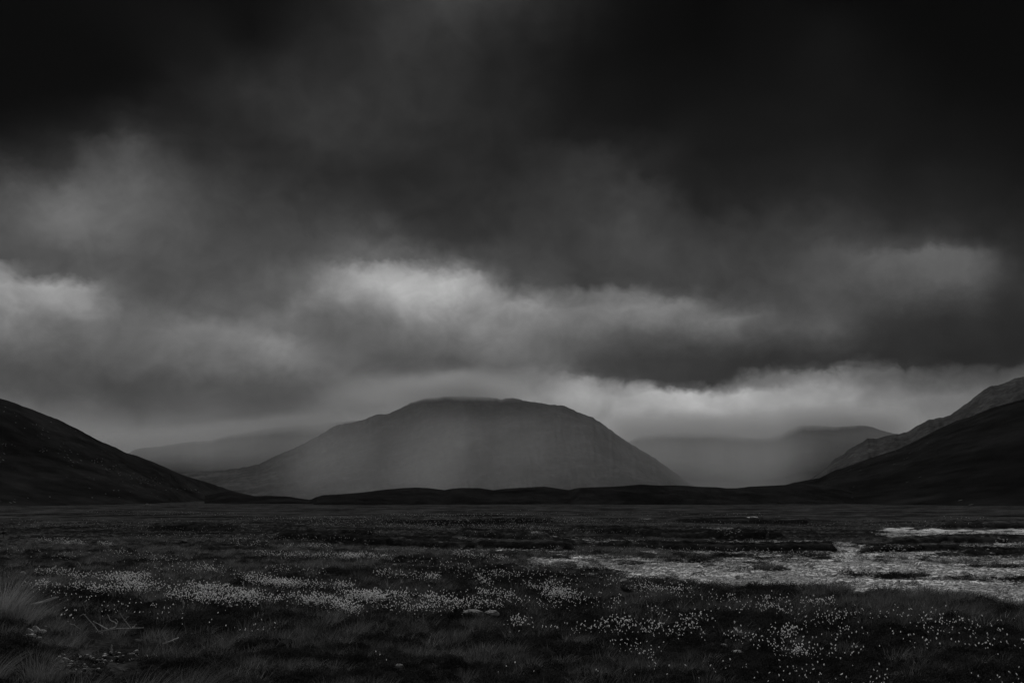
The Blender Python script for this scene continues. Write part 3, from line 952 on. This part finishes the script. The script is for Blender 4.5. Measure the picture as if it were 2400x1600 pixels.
def rock_mat(name, lo, hi, lichen=0.5, scale=6.0):
    m, q = new_mat(name)
    tcn = q.node('ShaderNodeTexCoord').outputs['Object']
    oi = q.node('ShaderNodeObjectInfo')
    a = q.noise(tcn, scale, 6, 0.65)
    b = q.noise(tcn, scale * 5, 4, 0.6)
    c = q.mix(q.remap(a, 0.35, 0.65), lo, hi)
    c = q.math('MULTIPLY', c, q.remap(b, 0.3, 0.7, 0.65, 1.3, 'LINEAR'))
    c = q.math('MULTIPLY', c, q.remap(oi.outputs['Random'], 0, 1, 0.75, 1.2, 'LINEAR'))
    l = q.remap(q.noise(tcn, scale * 0.8, 5, 0.7, 0.6), 0.5, 0.58)
    c = q.mix(q.math('MULTIPLY', l, lichen), c, 0.04)
    surface(q, c, 0.9, b, 0.02, 0.6)
    return m


m_rock = rock_mat('pale quartzite', 0.34, 0.62, 0.35)
m_slab = rock_mat('weathered slab', 0.16, 0.42, 0.55, 5.0)
m_lichen = rock_mat('lichened rock', 0.08, 0.3, 0.85)
m_peb = rock_mat('gravel stone', 0.2, 0.62, 0.15, 14)

# gravel: thousands of loose stones over the pale flats
gp = proto_collection('gravel_stone', [mesh_np('gravel_stone', *(lambda vf: (vf[0] * np.array([1, 0.8, 0.5]) * (1 + 0.18 * fbm(vf[0][:, 0] * 2 + k, vf[0][:, 1] * 2 + vf[0][:, 2], 2, k))[:, None], vf[1]))(ico(1)), False) for k in range(5)], m_peb)
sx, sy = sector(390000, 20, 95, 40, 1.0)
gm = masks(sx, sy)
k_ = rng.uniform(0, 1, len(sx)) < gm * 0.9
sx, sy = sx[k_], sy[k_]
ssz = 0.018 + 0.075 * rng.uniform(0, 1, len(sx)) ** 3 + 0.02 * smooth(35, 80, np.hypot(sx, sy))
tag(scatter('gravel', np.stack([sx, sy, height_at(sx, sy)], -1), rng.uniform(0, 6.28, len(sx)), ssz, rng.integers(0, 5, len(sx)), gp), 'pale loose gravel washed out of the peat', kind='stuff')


def put(name, me, X, Y, mat, label=None, cat=None, group=None, yaw=0.0, dz=0.0):
    x, y, z = place(X, Y)
    o = link(name, me, mat) if mat is not None else link(name, me)
    o.location = (x, y, z + dz); o.rotation_euler = (0, 0, yaw)
    tag(o, label, cat, group)
    return o


def px_size(X, Y, n):
    x, y, z = place(X, Y)
    return n / PX_F * math.hypot(x, y)


# boulders that can be picked out one by one: pixel of the foot, width and height in pixels
def boulder(X, Y, wpx, hpx, mat, label, seed, name='boulder', cat='boulder', depth=0.8, facets=16):
    s = px_size(X, Y, 1.0)
    me = rock_mesh(name, seed, 3, (wpx * s * 0.58, wpx * s * 0.5 * depth, hpx * s * 0.72), facets)
    return put(name, me, X, Y, mat, label, cat, dz=0.04)


boulder(1464, 1381, 30, 22, m_slab, 'angular dark boulder with a pale lichened top on the grass below the gravel', 5, facets=14)
boulder(1498, 1379, 16, 5, m_rock, 'low pale stone trailing from the right foot of the angular dark boulder', 6, 'stone', 'stone')
boulder(1108, 1446, 44, 16, m_slab, 'wide pale rock slab low in the heather, larger of the pair in the middle', 8, 'rock_slab', 'rock', 0.9, 9)
boulder(1153, 1447, 30, 12, m_slab, 'smaller pale rock slab just right of the wide slab in the heather', 9, 'rock_slab', 'rock', 0.9, 9)
boulder(936, 1580, 17, 9, m_slab, 'small rounded pale stone alone in dark heather at the bottom edge', 12, 'stone', 'stone', 0.9, 3)
boulder(432, 1273, 15, 8, m_lichen, 'dark boulder with a pale top far out on the left side of the bog', 14)
boulder(54, 1349, 14, 8, m_rock, 'pale rock behind the tall grass tussock at the left edge', 16)
boulder(2122, 1482, 13, 10, m_rock, 'small pale stone standing in grass at the lower right', 18, 'stone', 'stone')
boulder(1695, 1519, 16, 6, m_rock, 'flat pale stone in dark heather under the densest cotton grass at the right', 20, 'stone', 'stone')
boulder(1728, 1534, 24, 6, m_rock, 'longer flat pale stone right of and nearer than the other flat stone', 22, 'stone', 'stone')
boulder(1835, 1539, 10, 4, m_rock, 'smallest of the flat pale stones, right of the longer flat one', 23, 'stone', 'stone')
boulder(2012, 1390, 28, 13, m_rock, 'rounded pale boulder on the near edge of the gravel flat', 24)
boulder(2036, 1391, 18, 5, m_rock, 'thin pale slab beside the rounded boulder on the gravel edge', 25, 'rock_slab', 'rock')
boulder(1730, 1357, 14, 8, m_rock, 'pale boulder at the left end of the gravel flat', 26)
boulder(1764, 1214, 18, 5, m_rock, 'bright pale rock outcrop far out beyond the peat banks', 28, 'rock_outcrop', 'rock')
boulder(1300, 1262, 16, 5, m_rock, 'pale rock at the right end of the middle peat bank', 29, 'rock_outcrop', 'rock')
boulder(856, 1275, 10, 4, m_rock, 'small pale rock below the left end of the long peat bank', 31, 'stone', 'stone')
boulder(344, 1184, 7, 4, m_rock, 'lone pale rock at the foot of the left hill', 33)
boulder(1052, 1418, 30, 9, m_lichen, 'dark lumpy rock among cotton grass behind the pale slabs', 36)

# broken rock at the left
for i, (X, Y, a_, b_) in enumerate([(68, 1492, 22, 16), (82, 1488, 20, 12), (97, 1490, 16, 8), (76, 1497, 20, 7), (92, 1498, 14, 5), (58, 1499, 12, 5), (105, 1482, 10, 5)]):
    lab = ['largest block of the broken pale rock at the left', 'second block of the broken pale rock, just right of the largest',
           'low right hand block of the broken pale rock', 'flat pale flake in front of the largest broken block', 'small pale flake in front of the second broken block',
           'small pale chip at the left foot of the broken rock', 'small chip behind the right end of the broken rock'][i]
    boulder(X, Y, a_, b_, m_rock, lab, 60 + i, 'broken_rock', 'rock', 0.8, 14)

# loose stones at the bottom left and boulders out on the gravel
sm = [rock_mesh('stone', 300 + k, 2, (1, 0.8, 0.55), 7) for k in range(6)]
for m_ in sm: m_.materials.append(m_rock)
for i in range(110):
    t = random.random()
    X = 118 + 215 * t + random.gauss(0, 12); Y = 1532 + 14 * math.sin(t * 5) + abs(random.gauss(6, 15)) + 6 * t
    if Y > 1590: continue
    o = put('stone', sm[i % 6], X, Y, None, 'loose pale stone among the stones in bare peat at the lower left', 'stone', 'loose stones in the bare peat at the lower left', random.uniform(0, 6.28), 0.015)
    s_ = px_size(X, Y, random.choice([1.8, 2.2, 2.8, 3.4, 4.4, 6.0]))
    o.scale = (s_, s_, s_ * random.uniform(0.7, 1.1))
bm_ = [rock_mesh('boulder', 330 + k, 2, (1, 0.8, 0.6), 9) for k in range(6)]
for m_ in bm_: m_.materials.append(m_lichen)
cnt = 0
while cnt < 90:
    X = random.uniform(1420, 2420); Y = random.uniform(1300, 1408)
    x, y = ground_point(X, Y)
    if masks(np.array([x]), np.array([y]))[0] < 0.5: continue
    o = put('boulder', bm_[cnt % 6], X, Y, None, 'small weathered boulder lying out on the pale gravel flat', 'boulder', 'small boulders out on the gravel flat', random.uniform(0, 6.28), -0.03)
    s_ = px_size(X, Y, random.choice([1.8, 2.2, 2.6, 3.2, 4.5]))
    o.scale = (s_ * random.uniform(0.9, 1.6), s_, s_ * random.uniform(0.7, 1.1))
    cnt += 1

# pale boulders on the left hillside
front = LV[:150]
FX, FY = pixel(np.arctan2(front[..., 0], front[..., 1]), (front[..., 2] - CAM_H) / np.hypot(front[..., 0], front[..., 1]))
hb = [rock_mesh('boulder', 350 + k, 2, (1, 0.9, 0.7), 9) for k in range(4)]
for m_ in hb: m_.materials.append(m_slab)
cl = [(100, 1056, 14, 6, 8), (15, 1042, 18, 5, 6), (228, 1078, 20, 8, 10), (268, 1098, 22, 8, 12), (330, 1122, 34, 8, 16), (352, 1132, 30, 6, 12), (296, 1112, 24, 6, 10), (420, 1146, 40, 6, 10), (60, 980, 40, 15, 8), (200, 1160, 120, 12, 8)]
for cx_, cy_, sx_, sy_, nn in cl:
    for i in range(nn):
        X = random.gauss(cx_, sx_ * 0.6); Y = random.gauss(cy_, sy_ * 0.6)
        d = (FX - X) ** 2 + (FY - Y) ** 2
        k = np.unravel_index(np.argmin(d), d.shape)
        if d[k] > 60: continue
        o = link('boulder', hb[i % 4]); p = front[k]
        o.location = (p[0], p[1], p[2])
        s_ = random.uniform(0.7, 1.7) * np.hypot(p[0], p[1]) / PX_F
        o.scale = (s_ * random.uniform(1, 1.8), s_, s_); o.rotation_euler = (0, 0, random.uniform(-0.5, 0.5))
        tag(o, 'tiny pale boulder scattered on the dark left hillside', 'boulder', 'pale boulders scattered on the left hillside')


# ------------------------------------------------------------------ cotton grass
def head_mesh(name, seed, stem=True):
    r = np.random.default_rng(seed)
    v, f = ico(2)
    z = v[:, 2]
    rad = 0.0098 * (1 - 0.25 * z) * (1 + 0.35 * fbm(v[:, 0] * 2.5 + seed, v[:, 1] * 2.5 + z, 3, seed))
    lean = r.uniform(-0.012, 0.03)
    rad = rad * 0.84
    hv = np.stack([v[:, 0] * rad * 1.1 + lean * (z * 0.5), v[:, 1] * rad, z * 0.0135 + 0.003 * fbm(v[:, 0] * 5, v[:, 1] * 5, 2, seed + 3)], -1)
    H = r.uniform(0.22, 0.34)
    hv[:, 2] += H
    # stem: thin three sided tube bowed a little
    V = []; F = []
    b = r.uniform(-0.03, 0.03, 2)
    for k in range(4):
        t = k / 3.0
        for j in range(3):
            a = j * 2.094
            V.append((b[0] * (t * t - t) + 0.0016 * math.cos(a), b[1] * (t * t - t) + 0.0016 * math.sin(a), t * (H - 0.012)))
    for k in range(3):
        for j in range(3):
            q_ = [k * 3 + j, k * 3 + (j + 1) % 3, (k + 1) * 3 + (j + 1) % 3, (k + 1) * 3 + j]
            F.append((q_[0], q_[1], q_[2])); F.append((q_[0], q_[2], q_[3]))
    V = np.array(V); F = np.array(F)
    me = mesh_np(name, np.vstack([hv, V]), np.vstack([f, F + len(hv)]), True)
    mi = np.zeros(len(f) + len(F), np.int32); mi[len(f):] = 1
    me.materials.append(m_cotton); me.materials.append(m_stem)
    me.polygons.foreach_set('material_index', mi)
    return me


FLOWERS = [  # x0, y0, x1, y1, spread px, count
    (85, 1337, 175, 1340, 3, 40), (170, 1346, 350, 1348, 5, 150), (235, 1352, 345, 1362, 8, 60), (80, 1365, 200, 1370, 4, 45), (210, 1376, 350, 1376, 4, 110),
    (280, 1362, 420, 1376, 10, 110), (380, 1385, 560, 1404, 9, 170), (480, 1398, 600, 1412, 8, 90), (440, 1370, 620, 1392, 10, 180), (560, 1392, 760, 1404, 10, 200),
    (580, 1354, 700, 1368, 6, 170), (640, 1364, 830, 1372, 6, 130), (540, 1344, 640, 1348, 4, 25), (455, 1326, 500, 1330, 3, 30), (740, 1392, 900, 1396, 9, 190),
    (740, 1410, 850, 1424, 7, 110), (850, 1388, 1030, 1396, 8, 130), (860, 1412, 1000, 1424, 6, 45), (1000, 1412, 1170, 1412, 8, 110), (1120, 1386, 1200, 1392, 6, 45),
    (1270, 1384, 1360, 1392, 6, 110), (1120, 1352, 1150, 1362, 5, 25), (1240, 1368, 1330, 1372, 6, 40), (880, 1342, 1030, 1350, 4, 70), (600, 1297, 900, 1302, 3, 160),
    (800, 1302, 905, 1302, 3, 90), (660, 1276, 780, 1280, 3, 50), (540, 1272, 640, 1275, 3, 22), (620, 1330, 760, 1336, 6, 25), (1070, 1299, 1190, 1306, 3, 50),
    (1190, 1448, 1290, 1462, 7, 90), (1280, 1462, 1420, 1468, 5, 35), (1370, 1465, 1480, 1464, 10, 90), (1440, 1452, 1560, 1470, 9, 130), (1500, 1470, 1620, 1478, 6, 60),
    (1424, 1502, 1540, 1510, 6, 60), (1480, 1520, 1560, 1545, 10, 20), (1600, 1455, 1680, 1478, 9, 70), (1700, 1470, 1860, 1485, 12, 170), (1760, 1502, 1880, 1516, 7, 90),
    (1860, 1506, 2005, 1520, 7, 120), (1770, 1404, 1850, 1404, 2, 30), (1880, 1405, 1960, 1406, 4, 80), (1600, 1436, 1680, 1444, 5, 45), (1600, 1395, 1720, 1402, 6, 40),
    (1670, 1415, 1850, 1425, 9, 60), (1860, 1430, 2000, 1440, 8, 60), (1960, 1475, 2030, 1482, 6, 28), (2030, 1450, 2300, 1460, 14, 50), (1400, 1400, 1600, 1440, 16, 60),
    (1480, 1370, 1620, 1385, 8, 60), (1780, 1460, 2050, 1462, 30, 40), (2080, 1430, 2250, 1450, 16, 30), (2220, 1490, 2420, 1512, 10, 50), (1900, 1490, 2200, 1500, 14, 30),
    (1640, 1545, 2080, 1590, 20, 60), (2060, 1560, 2120, 1590, 12, 14), (2260, 1570, 2420, 1592, 10, 22), (1760, 1535, 1900, 1560, 12, 22), (1400, 1560, 1640, 1585, 15, 5),
    (880, 1300, 1200, 1345, 14, 40), (1000, 1395, 1380, 1412, 12, 60), (300, 1330, 560, 1336, 8, 26), (200, 1400, 420, 1422, 10, 36), (140, 1432, 180, 1446, 6, 16),
    (230, 1418, 350, 1440, 9, 12), (380, 1438, 620, 1462, 12, 22), (540, 1460, 640, 1480, 9, 7), (60, 1375, 160, 1392, 8, 8), (850, 1516, 900, 1540, 10, 4), (1130, 1520, 1240, 1560, 12, 5),
    (1280, 1280, 1900, 1292, 4, 30), (1600, 1400, 2350, 1470, 30, 90), (250, 1290, 420, 1310, 8, 26), (90, 1262, 200, 1270, 3, 36), (230, 1270, 260, 1276, 3, 20), (560, 1216, 1400, 1222, 6, 260), (700, 1226, 1300, 1238, 8, 160), (0, 1226, 600, 1240, 12, 60), (1400, 1222, 2300, 1232, 10, 60), (900, 1205, 1800, 1208, 6, 60), (200, 1200, 560, 1206, 5, 50), (300, 1255, 900, 1262, 6, 60), (1000, 1240, 1500, 1246, 5, 40), (1000, 1325, 1500, 1365, 18, 90), (2430, 1430, 3000, 1480, 25, 120), (2430, 1500, 2900, 1540, 25, 60), (-600, 1350, -20, 1385, 14, 160), (-600, 1290, -20, 1310, 10, 60), (0, 1290, 500, 1320, 14, 30),
]
spots = []
for (x0, y0, x1, y1, sp_, n_) in FLOWERS:
    m_ = int(n_ * 8)
    t = rng.uniform(0, 1, m_)
    X = x0 + (x1 - x0) * t + rng.normal(0, sp_ * 1.3, m_); Y = y0 + (y1 - y0) * t + rng.normal(0, sp_ * (0.45 if y0 < 1440 else 0.6), m_)
    gx_, gy_ = ground_point(X, np.maximum(Y, 1200))
    cl_ = 0.5 * fbm(gx_ / 0.9, gy_ / 0.9, 3, 801) + 0.2 * fbm(gx_ / 4.0, gy_ / 4.0, 2, 805)
    near_k = 0.8 if y0 > 1425 else 1.2 if y0 > 1394 and not 700 < x0 < 1300 else (3.2 if y0 > 1250 else 3.2)
    o_ = np.argsort(-(cl_ + rng.normal(0, 0.22, m_)))[:int(n_ * near_k)]
    for a1, b1 in zip(X[o_], Y[o_]):
        if -700 < a1 < 3100 and b1 < 1604: spots.append((a1, b1))
spots = np.array(spots)
# the pixel given is the head, which stands above its foot
fx = np.zeros(len(spots)); fy = np.zeros(len(spots)); fz = np.full(len(spots), 0.0)
for _ in range(5):
    a_, te_ = ray(spots[:, 0], spots[:, 1])
    d_ = (fz + 0.3 - CAM_H) / te_
    fx, fy = d_ * np.sin(a_), d_ * np.cos(a_)
    fz = height_at(fx, fy)
order = np.argsort(np.hypot(fx, fy) + 1000.0 * ((spots[:, 0] < -15) | (spots[:, 0] > 2415)))
heads = [head_mesh('cotton_flower', 500 + k) for k in range(7)]
for i in order[:300]:
    o = link('cotton_flower', heads[random.randrange(7)])
    o.location = (fx[i], fy[i], fz[i]); o.rotation_euler = (random.gauss(0, 0.08), random.gauss(0.05, 0.1), random.uniform(0, 6.28))
    s_ = random.uniform(0.6, 1.15); o.scale = (s_ * random.uniform(0.8, 1.2), s_, s_ * random.uniform(0.85, 1.1))
    tag(o, 'white fluffy cotton flower head on a thin stem in the nearer bog', 'flower', 'nearer white cotton flower heads in the bog')
cc = bpy.data.collections.new('cotton_heads')
for k in range(7):
    cc.objects.link(bpy.data.objects.new('cotton_head_%02d' % k, heads[k]))
far_i = order[300:]
tag(scatter('cotton_grass', np.stack([fx[far_i], fy[far_i], fz[far_i]], -1), rng.uniform(0, 6.28, len(far_i)), rng.uniform(0.7, 1.35, len(far_i)) * (1 + 0.1 * smooth(25, 55, np.hypot(fx[far_i], fy[far_i])) + 0.35 * smooth(60, 130, np.hypot(fx[far_i], fy[far_i]))), rng.integers(0, 7, len(far_i)), cc),
    'drifts of white cotton grass across the bog', kind='stuff')


# ------------------------------------------------------------------ tall grass tussocks
def tussock(X, Y, wpx, hpx, n, seed, label, wind=(0.25, 0.0), lean=0.75, mat=None):
    x, y, z = place(X, Y)
    s = math.hypot(x, y) / PX_F
    root = bpy.data.objects.new('grass_tussock', None); COL.objects.link(root)
    root.location = (x, y, z); root.empty_display_size = 0.2
    tag(root, label, 'grass')
    V, F = blades(int(n * 1.6), wpx * s * 0.30, hpx * s * 0.45, hpx * s * 0.98, 0.0045, lean, 6, 0.5, seed, wind)
    link('blade_clump', mesh_np('blade_clump', V, F, False), mat or m_tall, root)
    V, F = blades(n // 2, wpx * s * 0.36, hpx * s * 0.2, hpx * s * 0.5, 0.008, lean * 1.3, 4, 0.6, seed + 1, wind)
    link('dead_thatch', mesh_np('dead_thatch', V, F, False), m_sedge, root)
    return root


tussock(8, 1468, 90, 122, 420, 1, 'tall pale grass tussock standing at the left edge of the view', (0.30, 0))
tussock(58, 1472, 80, 80, 220, 2, 'shorter looser grass tussock on the right flank of the tall edge tussock', (0.45, 0), 0.9)
tussock(95, 1612, 110, 92, 260, 3, 'fanning grass tussock in the bottom left corner', (0.2, 0), 0.9, mat=m_dun)
tussock(190, 1650, 120, 86, 240, 4, 'low grass tussock on the bottom edge right of the corner tussock', (0.3, 0), 0.9, mat=m_dun)
tussock(340, 1660, 150, 110, 280, 5, 'leaning grass tussock on the bottom edge below the loose stones', (0.6, 0), 0.9, mat=m_dun)
tussock(450, 1652, 120, 112, 240, 6, 'tall thin grass tussock on the bottom edge, furthest right of the tussocks', (0.6, 0), 0.9, mat=m_dun)
tussock(-20, 1600, 90, 80, 160, 7, 'arching grass tussock cut off by the left edge near the bottom', (0.5, 0), 1.0, mat=m_dun)


# ------------------------------------------------------------------ dead wood
m_wood, q = new_mat('bleached wood')
tcn = q.node('ShaderNodeTexCoord').outputs['Object']
wv = q.noise(q.vmul(tcn, (4, 4, 30)), 3.0, 4, 0.6)
surface(q, q.remap(wv, 0.3, 0.7, 0.52, 0.78), 0.85, wv, 0.005, 0.5)


def tube(pts, radii, sides=6):
    pts = [Vector(p) for p in pts]
    V = []; F = []
    for i, p in enumerate(pts):
        t = (pts[min(i + 1, len(pts) - 1)] - pts[max(i - 1, 0)]).normalized()
        u = t.cross(Vector((0.13, 0.2, 1))).normalized(); v = t.cross(u)
        for j in range(sides):
            a = j * 2 * math.pi / sides
            V.append(p + (u * math.cos(a) + v * math.sin(a)) * radii[i])
    for i in range(len(pts) - 1):
        for j in range(sides):
            F.append((i * sides + j, i * sides + (j + 1) % sides, (i + 1) * sides + (j + 1) % sides, (i + 1) * sides + j))
    return np.array([v[:] for v in V]), np.array(F)


def wood(name, root, paths, Xr, Yr):
    """paths: list of (part name, [(X, Y, forward m)], r0, r1) in pixels round the foot pixel"""
    x0, y0, z0 = place(Xr, Yr)
    D = math.hypot(x0, y0); s = D / PX_F; az0 = math.atan2(x0, y0)
    for nm, pp, r0, r1 in paths:
        P = []
        # subdivide and wobble
        for k in range(len(pp) - 1):
            for m in range(3):
                t = m / 3.0
                P.append([pp[k][c] + (pp[k + 1][c] - pp[k][c]) * t for c in range(3)])
        P.append(list(pp[-1]))
        Q = []
        for (X, Y, fwd) in P:
            dx = (X - Xr) * s + random.gauss(0, 0.004); dz = (Yr - Y) * s + random.gauss(0, 0.004) + 0.03
            dy = fwd
            dz += -fwd * 0.12
            Q.append((dx * math.cos(az0) + dy * math.sin(az0), -dx * math.sin(az0) + dy * math.cos(az0), dz))
        R_ = [1.6 * r0 + 1.6 * (r1 - r0) * i / (len(Q) - 1) for i in range(len(Q))]
        V, F = tube(Q, R_)
        link(nm, mesh_np(nm, V, F, True), m_wood, root)
    root.location = (x0, y0, z0 + 0.07)


def empty(name, label, cat):
    o = bpy.data.objects.new(name, None); COL.objects.link(o); o.empty_display_size = 0.2
    return tag(o, label, cat)


br = empty('dead_branch', 'bleached dead branch with upright curling twigs lying in the grass at the lower left', 'branch')
wood('dead_branch', br, [
    ('stem', [(204, 1498, -.1), (231, 1487, 0), (255, 1483, 0), (296, 1482, .05), (323, 1482, .1)], .014, .006),
    ('twig', [(236, 1489, 0), (221, 1469, -.1), (203, 1448, -.15)], .009, .004),
    ('twig', [(252, 1483, 0), (236, 1472, .1), (222, 1464, .15)], .008, .003),
    ('twig', [(255, 1482, 0), (268, 1478, .05), (271, 1467, .1), (266, 1460, .12)], .008, .003),
    ('twig', [(269, 1471, .1), (256, 1463, .15), (250, 1451, .2)], .007, .003),
    ('twig', [(298, 1482, 0), (290, 1472, -.05), (282, 1462, -.1), (274, 1450, -.12)], .007, .003),
    ('twig', [(285, 1466, -.1), (288, 1460, -.1), (293, 1457, -.1)], .005, .003),
    ('twig', [(231, 1494, .1), (243, 1487, .1), (256, 1481, .1)], .008, .006),
    ('twig', [(300, 1482, .05), (306, 1477, .1), (309, 1473, .12)], .005, .003),
    ('twig', [(207, 1449, -.1), (200, 1450, -.1), (196, 1453, -.1)], .004, .003)], 255, 1486)
b2 = empty('dead_branch', 'thick broken pale stick lying beside the tall grass tussock at the left', 'branch')
wood('dead_branch', b2, [('stem', [(74, 1430, 0), (92, 1427, .05), (108, 1422, .1), (128, 1415, .15)], .022, .012),
                         ('splinter', [(78, 1428, .1), (98, 1422, .1), (122, 1414, .15)], .010, .005)], 95, 1430)
b3 = empty('dead_branch', 'short forked pale twig lying in heather right of the loose stones', 'branch')
wood('dead_branch', b3, [('stem', [(384, 1519, 0), (402, 1514, .05), (416, 1508, .1)], .008, .008), ('twig', [(403, 1514, 0), (409, 1517, 0)], .005, .003)], 402, 1516)
b4 = empty('dead_branch', 'thin bent twig left of the big bleached branch', 'branch')
wood('dead_branch', b4, [('stem', [(165, 1474, 0), (173, 1476, 0), (181, 1481, 0), (187, 1486, 0)], .006, .004)], 180, 1486)
b5 = empty('dead_branch', 'small Y shaped twig standing up at the left above the broken rock', 'branch')
wood('dead_branch', b5, [('stem', [(21, 1468, 0), (21, 1460, 0), (17, 1448, 0)], .007, .004), ('twig', [(22, 1462, 0), (28, 1446, 0)], .006, .004)], 21, 1468)
b6 = empty('dead_branch', 'thin dead stalk standing behind the near drift of cotton grass at the left', 'branch')
wood('dead_branch', b6, [('stem', [(192, 1334, 0), (188, 1326, 0), (182, 1319, 0)], .010, .006)], 192, 1334)
b7 = empty('dead_branch', 'upright broken stick among the loose stones at the bottom left', 'branch')
wood('dead_branch', b7, [('stem', [(261, 1548, 0), (260, 1540, 0), (260, 1531, 0)], .010, .008)], 261, 1548)

WOODS = [(1903, 1332, 1.0, 'gnarled bog wood root in the middle of the gravel flat'), (2110, 1378, 1.0, 'dark bog wood stump on the near right part of the gravel flat'),
         (1640, 1340, .8, 'bog wood root at the left tip of the gravel flat'), (1755, 1344, .8, 'arched bog wood root left of the middle root'),
         (2155, 1333, .9, 'small bog wood root at the far right of the gravel flat')]
for X, Y, k_, lab in WOODS:
    r_ = empty('bog_wood', lab, 'root')
    pp = []
    for j in range(5):
        u = random.uniform(-14, 14) * k_
        pp.append(('root', [(X - 2 * k_ + u * .2, Y - 1, 0), (X + u * .5, Y - random.uniform(3, 8) * k_, random.uniform(-.1, .1)), (X + u, Y - random.uniform(0, 3), random.uniform(-.3, .3))], .05 * k_, .02 * k_))
    wood('bog_wood', r_, pp, X, Y)

# lone little shrub far out at the left edge
sx0, sy0, sz0 = place(7, 1262)
sh = empty('shrub', 'tiny dark shrub standing alone in the bog at the left edge', 'shrub')
sh.location = (sx0, sy0, sz0)
V, F = tube([(0, 0, 0), (0.02, 0, 0.2), (0.0, 0, 0.42)], [.03, .02, .01]); link('stem', mesh_np('stem', V, F), m_stem, sh)
V, F = sprigs(260, 0.22, 0.3, 0.03, 77); V = V + np.array([0.02, 0, 0.22]); link('foliage', mesh_np('foliage', V, F, False), m_heather, sh)
